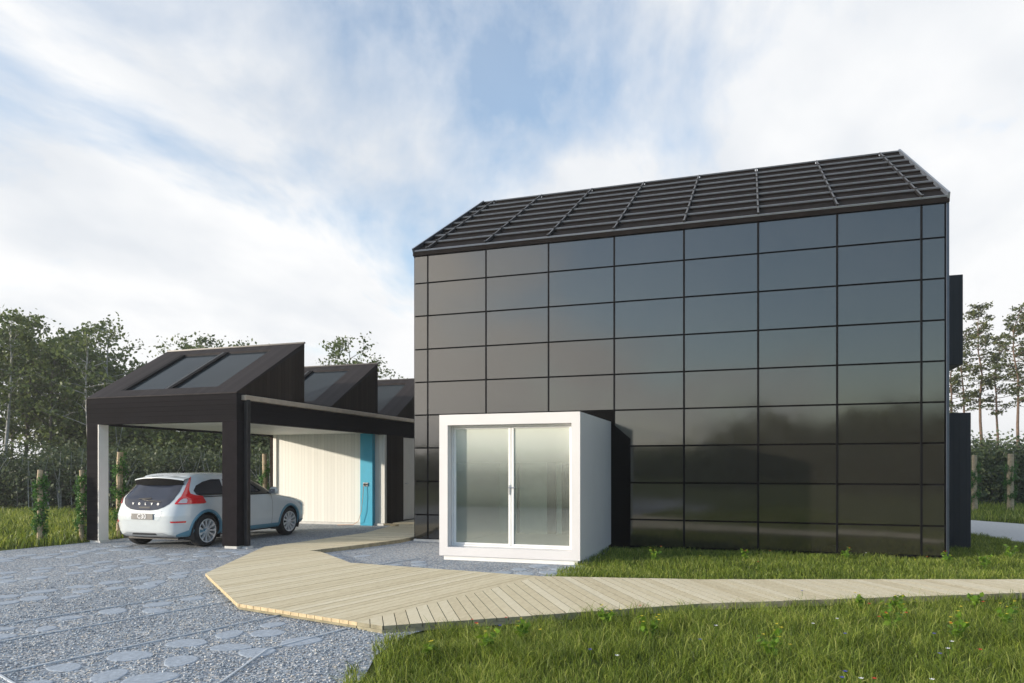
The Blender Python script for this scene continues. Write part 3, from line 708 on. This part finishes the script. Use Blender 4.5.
# tailgate glass, wiper, letters
tgw=patch('tailgate_window',lambda z,x:S_rear(x,z,.007),[(.735,-.16,.16),(.755,-.32,.32),(.80,-.45,.45),(.86,-.54,.54),(.95,-.60,.60),(1.08,-.60,.60),(1.20,-.57,.57),(1.32,-.53,.53)],tglass,car,24)
b=MB(); b.tube([S_rear(-.10,.94,.025),S_rear(.05,.925,.03),S_rear(.36,.90,.03)],[.012,.010,.006],6); b.tube([S_rear(-.20,.95,.025),S_rear(.10,.965,.03),],.008,6); b.build('rear_wiper',M['dark'],car)
b=MB(); b.grid([[S_rear(x,z,.012) for x in [-.13+.26*k/8 for k in range(9)]] for z in (.775,.805)]); b.build('tailgate_handle',M['dark'],car)
# spoiler
b=MB(); g=[]
for k in range(21):
    x=-.60+1.2*k/20; e=1-(abs(x)/.60)**3*.6
    yb=.30+.10*(x/.6)**2; g.append([(x,yb+.25,1.395-.03*(x/.6)**2),(x,yb+.06,1.372-.04*(x/.6)**2),(x,yb,1.362-.05*(x/.6)**2),(x,yb+.0,1.346-.05*(x/.6)**2)])
b.grid(g); sp_=b.build('rear_spoiler',paint,car,smooth=True,fix=False)
b=MB(); g=[]
for k in range(21):
    x=-.59+1.18*k/20; yb=.305+.10*(x/.6)**2; zt=1.336-.05*(x/.6)**2; h=.125*(1-.45*(abs(x)/.59)**4)
    g.append([(x,yb-.004,zt+.008),(x,yb+.015,zt-h),(x,yb+.14,zt-h*.9),(x,yb+.14,zt+.0)])
b.grid(g); b.build('spoiler_lip',M['gap'],sp_,fix=False)
b=MB(); g=[]
for k in range(7):
    a=k/6; g.append([(.035*math.cos(q*.785)*(1-a*.75),1.0-.02+.10*a*1+.05*math.sin(q*.785)*(1-a*.6),1.44+.05*a) for q in range(8)])
b.grid(g,closed=True); b.build('roof_antenna',M['post'],car,smooth=True)
# lamps
for sg in (-1,1):
    f_=lambda z,th,s=sg:(lambda p:Vector((s*p.x,p.y,p.z)))(S_theta(z,th,.012))
    patch('tail_lamp',f_,[(.855,R(20),R(67)),(.87,R(17),R(68)),(.95,R(16.5),R(63)),(1.0,R(17),R(58)),(1.02,R(28),R(57)),(1.05,R(38),R(56)),(1.12,R(43),R(54)),(1.22,R(44),R(53)),(1.32,R(44),R(50)),(1.37,R(44),R(47))],red,car,16)
    patch('reversing_lamp',lambda z,th,s=sg:(lambda p:Vector((s*p.x,p.y,p.z)))(S_theta(z,th,.016)),[(.875,R(46),R(62)),(.93,R(44),R(58)),(.96,R(46),R(52))],lclear,car,8)
    patch('bumper_reflector',f_,[(.505,R(45),R(70)),(.535,R(44),R(72))],red,car,8)
    patch('headlight',lambda z,th,s=sg:(lambda p:Vector((s*p.x,p.y,p.z)))(S_theta(z,th,.010)),[(.64,R(-38),R(-62)),(.70,R(-30),R(-66)),(.755,R(-27),R(-60))],lclear,car,10)
patch('front_grille',lambda z,x:S_rear(x,z,.008,True),[(.48,-.30,.30),(.70,-.36,.36)],M['dark'],car,10)
# bumper details
patch('plate_recess',lambda z,x:S_rear(x,z,.003),[(.545,-.36,.36),(.60,-.42,.42),(.70,-.43,.43)],simple('car_paint_recess',(.55,.60,.62),.3,var=.02),car,10)
b=MB(); b.box(-.26,.26,-.022,-.006,.565,.675); pl=b.build('number_plate',simple('plate_grey',(.16,.155,.15),.4),car,bevel=.003)
patch('rear_diffuser',lambda z,x:S_rear(x,z,.014),[(.227,-.60,.60),(.26,-.58,.58),(.315,-.42,.42)],simple('silver_diffuser',(.50,.52,.53),.3,metal=.5),car,16)
patch('bumper_vent',lambda z,x:S_rear(x,z,.02),[(.268,-.30,.30),(.30,-.27,.27)],M['dark'],car,8)
b=MB(); b.grid([[S_rear(x,z,.014) for x in [-.42+.84*k/10 for k in range(11)]] for z in (.72,.732)]); b.build('tailgate_seam',chrome,car)
def text(s,size,mat,parent,loc,rot,name,spacing=1.0,ext=.002):
    cu=bpy.data.curves.new('t','FONT'); cu.body=s; cu.size=size; cu.extrude=ext; cu.align_x='CENTER'; cu.align_y='CENTER'; cu.space_character=spacing; cu.offset=.002
    o=bpy.data.objects.new('t',cu); COL.objects.link(o); bpy.context.view_layer.update()
    me=bpy.data.meshes.new_from_object(o.evaluated_get(bpy.context.evaluated_depsgraph_get())); bpy.data.objects.remove(o)
    me.materials.clear(); me.materials.append(mat); ob=bpy.data.objects.new(name,me); COL.objects.link(ob); ob.parent=parent; ob.location=loc; ob.rotation_euler=rot; return ob
text('C30',.115,simple('plate_white',(.8,.8,.8),.4),pl,(0,-.026,.62),(R(90),0,0),'plate_lettering',1.1)
for i,ch in enumerate('VOLVO'):
    x=-.30+.15*i; p=S_rear(x,.855,.016); text(ch,.058,M['white_trim'],car,p,(R(80),0,0),'badge_letter')
# wheels
def wheel(sg):
    root=MB(); prof_=[(.215,-.10),(.235,-.108),(.285,-.105),(.308,-.085),(.318,-.05),(.318,.05),(.308,.085),(.285,.105),(.235,.108),(.215,.10)]
    n=40
    root.grid([[(x,r*math.cos(2*math.pi*k/n),r*math.sin(2*math.pi*k/n)) for k in range(n)] for r,x in prof_]+[[(prof_[0][1],prof_[0][0]*math.cos(2*math.pi*k/n),prof_[0][0]*math.sin(2*math.pi*k/n)) for k in range(n)]],closed=True)
    return root
def rim(sg):
    b=MB(); n=40
    b.grid([[(sg*x,r*math.cos(2*math.pi*k/n),r*math.sin(2*math.pi*k/n)) for k in range(n)] for r,x in [(.236,.104),(.228,.112),(.215,.106),(.21,.03),(.20,-.02)]],closed=True)
    for k in range(11):
        a=2*math.pi*k/11; ca,sa=math.cos(a),math.sin(a)
        P=[]
        for r,w0,x in ((.045,.017,.088),(.12,.015,.098),(.218,.023,.107)):
            P.append([(sg*x,r*ca-w0*sa,r*sa+w0*ca),(sg*x,r*ca+w0*sa,r*sa-w0*ca),(sg*(x-.03),r*ca+w0*sa,r*sa-w0*ca),(sg*(x-.03),r*ca-w0*sa,r*sa+w0*ca)])
        b.grid(P,closed=True)
    b.grid([[(sg*x,r*math.cos(2*math.pi*k/16),r*math.sin(2*math.pi*k/16)) for k in range(16)] for r,x in [(.06,.07),(.058,.10),(.035,.112),(.001,.113)]],closed=True)
    return b
def disc(sg):
    b=MB(); n=30
    b.face([(sg*.012,.205*math.cos(2*math.pi*k/n),.205*math.sin(2*math.pi*k/n)) for k in range(n)]); return b
for ay in (RA,FA):
    for sg in (-1,1):
        wv=wheel(sg).build('wheel',rubber,car,smooth=True); wv.location=(sg*.765,ay,WR)
        rim(sg).build('rim',alloy,wv); disc(sg).build('brake_disc',M['dark'],wv)

# ------------------------------------------------------------------ GRASS
def blades(name,P,h,wd,mat,lean=.35,label=None,tb=(0,1)):
    n=len(P); a=rng.random(n)*2*np.pi; cl_=.5+.5*np.sin(P[:,0]*3.7+1.3*np.sin(P[:,1]*2.9+1))*np.sin(P[:,1]*4.3+1.1*np.sin(P[:,0]*3.3)); hh=h*(.45+.75*rng.random(n)**1.3)*(.68+.62*cl_); w_=wd*(.7+.6*rng.random(n))
    dx,dy=np.cos(a),np.sin(a); la=rng.random(n)*2*np.pi; lm=hh*lean*(.3+rng.random(n)*1.2); lx,ly=np.cos(la)*lm,np.sin(la)*lm
    V=np.zeros((n,5,3)); 
    V[:,0]=P+np.stack([-dx*w_/2,-dy*w_/2,0*dx],1); V[:,1]=P+np.stack([dx*w_/2,dy*w_/2,0*dx],1)
    mid=P+np.stack([lx*.3,ly*.3,hh*.6],1); V[:,2]=mid+np.stack([dx*w_*.36,dy*w_*.36,0*dx],1); V[:,3]=mid-np.stack([dx*w_*.36,dy*w_*.36,0*dx],1)
    V[:,4]=P+np.stack([lx,ly,hh*(1-.15*lean)],1)
    base=(np.arange(n)*5)[:,None]
    # quad + triangle, written as 2 quads with a repeated edge split into triangles
    F=np.concatenate([base+np.array([[0,1,2]]),base+np.array([[0,2,3]]),base+np.array([[3,2,4]])],0)
    pt=np.clip(.5+.5*np.sin(P[:,0]*2.1+np.sin(P[:,1]*1.7)*1.5)*np.sin(P[:,1]*2.6+P[:,0]*.7),0,1)
    tn=np.clip(tb[0]+(tb[1]-tb[0])*(.22*pt+.78*rng.random(n)**1.4),0,1)
    o=npmesh(name,V.reshape(-1,3),F,mat,np.concatenate([tn]*3)); tag(o,label,'grass',kind='stuff'); return o
def scatter(poly,dens,rag=.12):
    xs=[p[0] for p in poly]; ys=[p[1] for p in poly]; x0,x1,y0,y1=min(xs),max(xs),min(ys),max(ys)
    n=int((x1-x0)*(y1-y0)*dens); x=x0+rng.random(n)*(x1-x0); y=y0+rng.random(n)*(y1-y0)
    ox=rag*np.sin(y*7.3+np.sin(x*9)*1.2)+rag*.5*np.sin(x*19+y*13); oy=rag*np.sin(x*8.1+np.sin(y*6)*1.4)+rag*.4*np.sin(y*23+x*5)
    k=inside(x+ox,y+oy,poly); x,y=x[k],y[k]
    # clumping
    c=np.sin(x*5.1+np.sin(y*4.3)*2)*np.sin(y*5.7+np.sin(x*3.1)*2)
    k=rng.random(len(x))<(.62+.38*c); x,y=x[k],y[k]
    # only what a camera near the photograph's could see
    cx=x*math.cos(TH)+y*math.sin(TH); d=-x*math.sin(TH)+y*math.cos(TH)
    k=(d>1.2)&(np.abs(cx)<d*.86+1.0); x,y=x[k],y[k]
    return np.stack([x,y,np.full(len(x),-.01)],1)
FRONT=[(-2.0,2.2),(-2.5,3.6),(-2.64,4.5),(-2.96,5.26),(-3.06,5.88),(-2.2,6.70),(-.48,8.02),(3.14,9.95),(7.3,11.95),(9,12.5),(9,6),(4,2),(0,1.5)]
pts=scatter(FRONT,4300,.09)
dd=np.hypot(pts[:,0],pts[:,1]); keep=rng.random(len(pts))<np.clip(6.5/dd,.25,1)**1.3; pts=pts[keep]
blades('lawn_grass',pts,.135,.0062,M['grass'],.7,'long meadow grass in front of the boardwalk')
pts=scatter(FRONT,260,.05); blades('tall_grass',pts,.19,.005,M['grass'],.6,'sparse taller grass stems in front of the boardwalk',(.3,1))
STRIP=[(-2.72,9.60),(-.65,9.95),(3.4,11.3),(7.1,13.25),(11.5,15.7),(11.5,16.4),(6.6,14.6),(5.3,17.3),(4.9,19),(4.3,21),(3.95,21),(3.95,15.45),(3.22,15.4),(3.2,13.72),(-2.5,13.72),(-2.58,11.4)]
pts=scatter(STRIP,2600,.05); blades('lawn_grass',pts,.10,.0085,M['grass'],.6,'strip of meadow grass between the boardwalk and the panelled house')
LEFT=[(-13.1,7),(-13.3,9.6),(-13.05,11.3),(-13.1,18.5),(-9,22),(-8,30),(-45,38),(-45,8),(-20,5)]
pts=scatter(LEFT,330,.08); blades('meadow_grass',pts,.20,.024,M['grass'],.5,'rough grass left of the gravel yard')
RIGHT=[(3.9,19.5),(4.2,27.3),(6.2,24.6),(7.2,23.3),(10.3,19),(14,15.2),(40,25),(30,45),(0,45),(-3,30)]
pts=scatter(RIGHT,180,.08); blades('meadow_grass',pts,.20,.026,M['grass'],.5,'rough grass beyond the pale path on the right')

# ------------------------------------------------------------------ TREES
def leafcloud(C,sz,flat=.0):
    """C (n,3) leaf centres -> quads random oriented"""
    n=len(C); s=sz*(.6+.8*rng.random(n))[:,None]
    a=rng.normal(size=(n,3)); a[:,2]*=(1-flat); a/=np.linalg.norm(a,axis=1)[:,None]
    b_=rng.normal(size=(n,3)); b_[:,2]*=(1-flat); b_-=a*(a*b_).sum(1)[:,None]; b_/=np.linalg.norm(b_,axis=1)[:,None]
    V=np.stack([C-a*s*.5,C+b_*s*.32,C+a*s*.5,C-b_*s*.32],1).reshape(-1,3)
    F=np.arange(n*4).reshape(-1,4); return V,F
def broad_tree(h,crown_r,base,nl,leaf,lm,bm,seed,sparse=False):
    global rng
    rng=np.random.default_rng(seed); r=random.Random(seed)
    b=MB(); pts=[]; x=y=0
    for k in range(9):
        z=h*.93*k/8; x+=r.uniform(-.10,.10)*h/8; y+=r.uniform(-.10,.10)*h/8; pts.append(Vector((x,y,z)))
    rad=[.011*h*(1-k/8.6)+.008 for k in range(9)]; b.tube(pts,rad,7)
    tips=[]
    nb=int(20 if not sparse else 16)
    for i in range(nb):
        f_=base+(1-base)*(i+.5)/nb*.95; z=h*.93*f_; k=min(7,int(z/(h*.93)*8)); p0=pts[k].lerp(pts[k+1],z/(h*.93)*8-k)
        a=i*2.4+r.uniform(-.4,.4); prof_=math.sin(math.pi*min(1,(f_-base)/(1-base)*.8+.22)); ln=crown_r*(.45+.6*prof_)*r.uniform(.7,1.15)
        d=Vector((math.cos(a),math.sin(a),r.uniform(.15,.7))); q=[p0]
        for s in range(4): q.append(q[-1]+d.normalized()*ln/4); d+=Vector((r.uniform(-.3,.3),r.uniform(-.3,.3),r.uniform(-.1,.25)))
        b.tube(q,[.022*h/8*(1-s/4.4) for s in range(5)],5); tips+=[(q[2],.55),(q[3],.8),(q[4],1)]
        for s in range(2):
            e=q[2+s]+Vector((r.uniform(-1,1),r.uniform(-1,1),r.uniform(-.2,.7))).normalized()*ln*.4; b.tube([q[2+s],(q[2+s]+e)/2+Vector((0,0,.05)),e],[.012,.008,.004],4); tips.append((e,1))
    tips.append((pts[-1],1))
    C=[];T=[]
    for (p,wt) in tips:
        k=int(nl*wt*r.uniform(.3,1.4)/len(tips)*1.2); R_=(.10 if not sparse else .075)*h*r.uniform(.55,1.1)*.62
        g=rng.normal(size=(k,3))*np.array([R_,R_,R_*.6])*.62; C.append(g+np.array(p)); T.append(np.clip(np.full(k,r.uniform(.15,.75))+rng.normal(size=k)*.18,0,1))
    C=np.concatenate(C); T=np.concatenate(T); V,F=leafcloud(C,leaf)
    root=empty('tree'); tr=b.build('trunk',bm,root,smooth=True,fix=False); cr=npmesh('crown',V,F,lm,T,root); return root
def pine_tree(h,seed,base=.42,cw=1.0):
    global rng
    rng=np.random.default_rng(seed); r=random.Random(seed); b=MB(); pts=[Vector((r.uniform(-.03,.03)*k,r.uniform(-.03,.03)*k,h*k/8)) for k in range(9)]
    b.tube(pts,[.010*h*(1-k/8.4)+.006 for k in range(9)],7); C=[];T=[]
    n=19
    for i in range(n):
        f_=base+(1-base)*i/n; z=h*f_; k=min(7,int(f_*8)); p0=pts[k].lerp(pts[k+1],f_*8-k)
        for j in range(r.choice((2,3,3,4))):
            a=r.random()*6.28; ln=(h*.135*(1-((f_-base)/(1-base))**1.6*.72)*r.uniform(.45,1.15))*cw
            if f_<base+.1: ln*=.6
            up=r.uniform(-.05,.45)+.5*(f_-base); q=[p0]; d=Vector((math.cos(a),math.sin(a),up-.1))
            for s in range(4): q.append(q[-1]+d.normalized()*ln/4); d.z+=.10
            b.tube(q,[.02*(1-s/4.3)+.003 for s in range(5)],4)
            for s in (2,3,4,4):
                m=r.randint(7,15); c=np.array(q[s])+rng.normal(size=(m,3))*np.array([.15,.15,.05])*h/11+np.array([0,0,.05]); C.append(c); T.append(np.clip(np.full(m,r.uniform(.1,.7))+rng.normal(size=m)*.2,0,1))
    C=np.concatenate(C);T=np.concatenate(T); V,F=leafcloud(C,.15*h/11,.35)
    root=empty('pine_tree'); b.build('trunk',M['bark_pine'],root,smooth=True,fix=False); npmesh('crown',V,F,M['pine'],T,root); return root
f720=720.; cT,sT=math.cos(TH),math.sin(TH)
def at(u,D): 
    cx=(u-512)/f720*D; return (cx*cT-D*sT, cx*sT+D*cT)
prot={'d0':broad_tree(8.6,2.2,.30,5600,.17,M['leafA'],M['bark'],11),'d1':broad_tree(7.6,2.1,.30,4800,.17,M['leafA'],M['bark'],12),
      'p0':broad_tree(8.8,1.8,.38,1700,.17,M['leafB'],M['bark_pale'],13,True),'p1':broad_tree(8.0,1.9,.40,1400,.17,M['leafB'],M['bark_pale'],14,True),
      'n0':pine_tree(11.8,21,.48),'n1':pine_tree(10.6,22,.5,1.0),'n2':pine_tree(9.6,23,.5,.85)}
used=set()
def plant(k,u,D,s,rz,label,cat,group,z=0):
    if k not in used: o=prot[k]; used.add(k)
    else: o=copy_tree(prot[k])
    x,y=at(u,D); o.location=(x,y,z); o.rotation_euler=(0,0,rz); o.scale=(s,s,s); tag(o,label,cat,group)
LG='trees behind the carport'; 
L_=[('d0',-48,31,1.0),('d1',-15,33,1.08),('p0',6,30,.98),('d0',28,34,1.04),('d1',50,31,.98),('d0',72,35,.98),('p1',92,30,.98),('d1',98,37,.98),('d1',128,36,.90),('p0',112,33,1.0),('d1',152,39,.78),('p1',205,33,1.0),('p0',178,38,1.0),('p1',243,36,1.04),('p0',352,34,.93),('p1',378,36,.92),('p1',335,39,.98),('d1',10,39,1.05),('d0',62,41,1.0)]
lab=['dense green tree cut by the left edge of the picture','dense green tree second in from the left edge','pale trunked airy tree standing out at the far left','tall dense tree with the highest dark crown at the left','dense tree in the middle of the left group','dark tree just left of the carport roof','airy pale tree with tufts of leaves against the sky left of the carport','dark tree directly beside the left end of the carport','dense tree showing over the low left corner of the carport roof','thin pale tree rising above the dense ones left of the carport','low tree seen through the open carport behind the car','thin leafy tree rising above the left carport roof','thin leafy top over the left slope of the carport roof','thin leafy top over the ridge of the front carport roof','airy tree over the middle sawtooth roof','airy tree to the right over the middle sawtooth roof','thin tree over the gap between front and middle sawtooth roofs','darker tree at the back of the left group near the frame edge','darker tree at the back of the left group behind the tallest']
for i,(k,u,D,s) in enumerate(L_): plant(k,u,D,s,i*1.37,lab[i],'tree',LG)
RG='pines on the right behind the house'
Rr=[('n2',953,43,.98,'pine half hidden behind the dark house edge'),('n1',964,46,.98,'bushy pine close beside the upper dark bay'),('n0',981,45,1.0,'tallest pine, second from the house, with a thin straight trunk'),('n2',998,44,1.0,'small pine between the tallest pine and the dark one at the edge'),('n1',1017,42,1.03,'dark spreading pine near the right edge'),('n0',1030,48,.98,'pine on the right edge of the picture'),('n1',1045,45,.98,'pine just cut by the right edge of the picture')]
for i,(k,u,D,s,l) in enumerate(Rr): plant(k,u,D,s,i*1.9,l,'pine tree',RG)
# scrub belt (nobody could count it)
def thicket(name,us,D0,D1,hmax,n,leaf,label,mat,nst=90):
    rngl=np.random.default_rng(5+n); C=[];T=[]; b=MB()
    nc=int(n/260)
    for i in range(nc):
        u=us[0]+(us[1]-us[0])*rngl.random(); D=D0+(D1-D0)*rngl.random(); x,y=at(u,D); h=hmax*(.55+.45*rngl.random())
        z=h*(rngl.random()**.55); k=260; R_=.42
        C.append(np.array([x,y,max(.15,z-.2)])+rngl.normal(size=(k,3))*np.array([R_*1.2,R_,R_*.8])); T.append(np.clip(rngl.random()*.8+rngl.normal(size=k)*.15,0,1))
    C=np.concatenate(C);T=np.concatenate(T); C[:,2]=np.abs(C[:,2]); V,F=leafcloud(C,leaf)
    for i in range(nst):
        u=us[0]+(us[1]-us[0])*rngl.random(); D=D0-.8+(D1-D0)*rngl.random()*.6; x,y=at(u,D); h=hmax*(.6+.4*rngl.random())
        p=[Vector((x,y,0)),Vector((x+rngl.normal()*.12,y,h*.5)),Vector((x+rngl.normal()*.3,y+rngl.normal()*.2,h))]; b.tube(p,[.022,.016,.006],4)
    me2=b
    o=npmesh(name,V,F,mat,T); 
    s_=me2.build('stems',M['bark_pale'],o,fix=False); tag(s_,kind='stuff')
    tag(o,label,'bushes',kind='stuff'); return o
thicket('thicket',(-160,470),26,30,2.3,150000,.125,'dense belt of dark bushes behind the carport',M['thick'],170)
thicket('thicket',(60,330),31,34,4.0,70000,.17,'taller bushy growth seen through the open carport',M['leafA'],12)
thicket('thicket',(900,1120),30,33,2.75,80000,.14,'dense belt of leafy bushes below the pines on the right',M['thick'],20)
thicket('thicket',(-160,470),34,44,2.2,30000,.2,'low dark undergrowth between the tree trunks',M['thick'],10)
# far wood behind the camera: it shows in the lower panels as a mirrored tree line
rngl=np.random.default_rng(3); C=[];T=[]
for i in range(230):
    x=-40+110*rngl.random(); y=-38-22*rngl.random(); h=7.4+1.6*math.sin(x*.16)+1.5*math.sin(x*.43+1)+rngl.normal()*.5
    k_=min(1,max(0,(x+9)/11)); h*=.66*(.34+.66*k_*k_*(3-2*k_))
    for k in range(4):
        m=150; C.append(np.array([x+rngl.normal()*1.6,y,h*(.2+.2*k)])+rngl.normal(size=(m,3))*np.array([1.6,1.6,.8])); T.append(np.clip(rngl.random()*.7+rngl.normal(size=m)*.15,0,1))
C=np.concatenate(C);T=np.concatenate(T);C[:,2]=np.abs(C[:,2]);V,F=leafcloud(C,.75)
tag(npmesh('far_wood',V,F,M['leafB'],T),'far-off wood mirrored in the lower panels of the house','wood',kind='stuff')

# ------------------------------------------------------------------ ivy posts
def ivy_post(x,y,h,r_,seed,label,group,ivy=.7):
    global rng
    rng=np.random.default_rng(seed); r=random.Random(seed)
    root=empty('ivy_post',(x,y,0),0,label,'post',group)
    b=MB(); p=[Vector((r.uniform(-.015,.015),r.uniform(-.015,.015),h*k/5)) for k in range(6)]; b.tube(p,[r_*.8*(1.08-.03*k) for k in range(6)],9); b.build('stake',M['wood_post'],root,smooth=False)
    C=[]; 
    for k in range(int(34*ivy)):
        a=k*.9+r.random(); z=h*(.12+.86*(k/34/ivy))*r.uniform(.8,1.0)+.05; m=80
        C.append(np.array([math.cos(a)*r_*1.1,math.sin(a)*r_*1.1,z])+rng.normal(size=(m,3))*np.array([.04,.04,.07]))
    C=np.concatenate(C); V,F=leafcloud(C,.05); npmesh('ivy',V,F,M['ivy'],rng.random(len(C)),root)
PG='ivy covered wooden posts'
ivy_post(-13.62,10.82,1.50,.065,1,'ivy covered wooden post standing alone farthest left on the grass',PG)
ivy_post(-13.48,11.66,1.50,.06,2,'ivy covered wooden post just left of the dark carport post',PG)
ivy_post(-13.45,12.6,1.90,.085,3,'thick ivy covered wooden post seen through the carport left of the car',PG)
ivy_post(-13.35,17.55,1.95,.085,4,'wooden post seen between the car and the white storage wall',PG,.5)
ivy_post(8.92,30.3,2.05,.13,5,'pale ivy wrapped post beyond the path on the right',PG)
ivy_post(7.62,29.6,2.0,.11,6,'ivy wrapped post half hidden by the lower dark bay',PG)
# low block by the path
b=MB(); b.box(4.12,4.72,19.0,19.7,0,.32); tag(b.build('garden_box',simple('mossy_concrete',(.11,.13,.09),.9,var=.3,bmp=.5),bevel=.02),'low mossy block at the edge of the path beside the dark bay','garden box')

# ------------------------------------------------------------------ wild flowers
def gndxy(u,v,z=.0):
    k=(z-1.54)/((468-v)/f720); return at(u,k)
def wild_plant(seed,yellow=5,red_=0,h=.22,white=0):
    global rng
    rng=np.random.default_rng(seed); r=random.Random(seed); root=empty('wild_plant'); b=MB(); C=[]; tips=[]
    for k in range(7):
        a=r.random()*6.28; l=h*r.uniform(.55,1.1); e=Vector((math.cos(a)*l*.35,math.sin(a)*l*.35,l)); b.tube([Vector((0,0,-.01)),e*.5+Vector((0,0,.03)),e],[.003,.0025,.0015],4); tips.append(e)
        for s in range(6):
            C.append(np.array(e)*r.uniform(.35,1.0)+rng.normal(size=3)*.014)
    b.build('stem',M['herb'],root,fix=False)
    C=np.array(C); V,F=leafcloud(C,.06,.4); npmesh('leaves',V,F,M['herb'],.3+.6*rng.random(len(C)),root)
    for i in range(yellow): petal(tips[i%7]+Vector((r.uniform(-.01,.01),r.uniform(-.01,.01),.008)),M['p_yel'],.012,root)
    for i in range(red_): petal(tips[(i+3)%7]+Vector((0,0,.015)),M['p_red'],.014,root)
    return root
def petal(p,mat,rr,parent):
    b=MB(); n=6
    for k in range(n):
        a=2*math.pi*k/n; a2=a+.75; d=Vector((math.cos(a),math.sin(a),.45)); d2=Vector((math.cos(a2),math.sin(a2),.45)); dm=(d+d2)*.62
        b.face([p,p+d*rr,p+dm*rr*1.15,p+d2*rr])
    o=b.build('blossom',mat,parent,fix=False); return o
PL=[(487,652,.24,5,1),(522,638,.20,3,0),(650,640,.24,6,0),(606,622,.18,4,0),(770,657,.26,5,0),(893,630,.26,5,1),(958,640,.28,6,1),(860,607,.18,3,0),(895,610,.17,5,0),(655,560,.26,7,1),(745,556,.18,4,1),(846,556,.2,4,1),(948,560,.2,3,1),(1005,625,.25,4,0),(985,566,.28,1,0),(975,606,.18,2,0),(430,655,.16,2,0),(1010,556,.25,1,0)]
for i,(u,v,h,ye,rd) in enumerate(PL):
    x,y=gndxy(u,v+4); o=wild_plant(100+i,ye,rd,h); o.location=(x,y,0)
    where='in front of the boardwalk' if v>597 else 'between boardwalk and house'
    side='left' if u<600 else ('middle' if u<820 else 'right')
    tag(o,'leafy yellow flowered wild plant %s, %s'%(where,side),'wild plant','wild plants with yellow flowers, %s, %s'%(where,side))
def flower(mat,col,pts,hh=.13):
    proto=None
    for (u,v) in pts:
        x,y=gndxy(u,v,hh)
        if proto is None:
            proto=empty('wild_flower'); b=MB(); b.tube([Vector((0,0,-.01)),Vector((.004,.003,hh*.6)),Vector((0,0,hh))],.0022,4); b.build('stem',M['herb'],proto,fix=False)
            petal(Vector((0,0,hh)),mat,.014,proto); o=proto
        else: o=copy_tree(proto)
        o.location=(x,y,0); tag(o,'single small %s flower standing in the meadow grass'%col,'flower','small %s flowers in the grass'%col)
flower(M['p_red'],'red',[(472,620),(506,618),(641,623),(869,604),(879,617),(906,613),(980,650),(874,679),(983,602),(770,551),(758,562),(927,557),(640,606)])
flower(M['p_wht'],'white',[(813,624),(837,619),(948,649),(952,642),(861,679),(932,680),(716,626),(866,553),(617,656)])
flower(M['p_blu'],'blue',[(845,634),(934,634),(940,654),(845,672),(842,678),(802,591),(590,650),(500,626),(700,640)])
flower(M['p_yel'],'yellow',[(620,610),(540,630),(790,645),(915,560),(700,556)])
# thin morning haze: one closed box round the whole place
b=MB(); b.box(-2510,2510,-2510,2510,-1.0,14.5); hz=b.build('haze',[]); tag(hz,'thin pale morning haze',kind='stuff')
hm=bpy.data.materials.new('haze_air'); hm.use_nodes=True; t=hm.node_tree; t.nodes.clear(); o_=N(t,'ShaderNodeOutputMaterial'); pv=N(t,'ShaderNodeVolumePrincipled')
pv.inputs['Color'].default_value=(.93,.96,1,1); pv.inputs['Density'].default_value=.0011; pv.inputs['Anisotropy'].default_value=.3; t.links.new(pv.outputs[0],o_.inputs['Volume'])
hz.data.materials.append(hm)
for o in list(COL.objects):
    if o.type=='MESH' and not o.data.materials: print('no material',o.name)
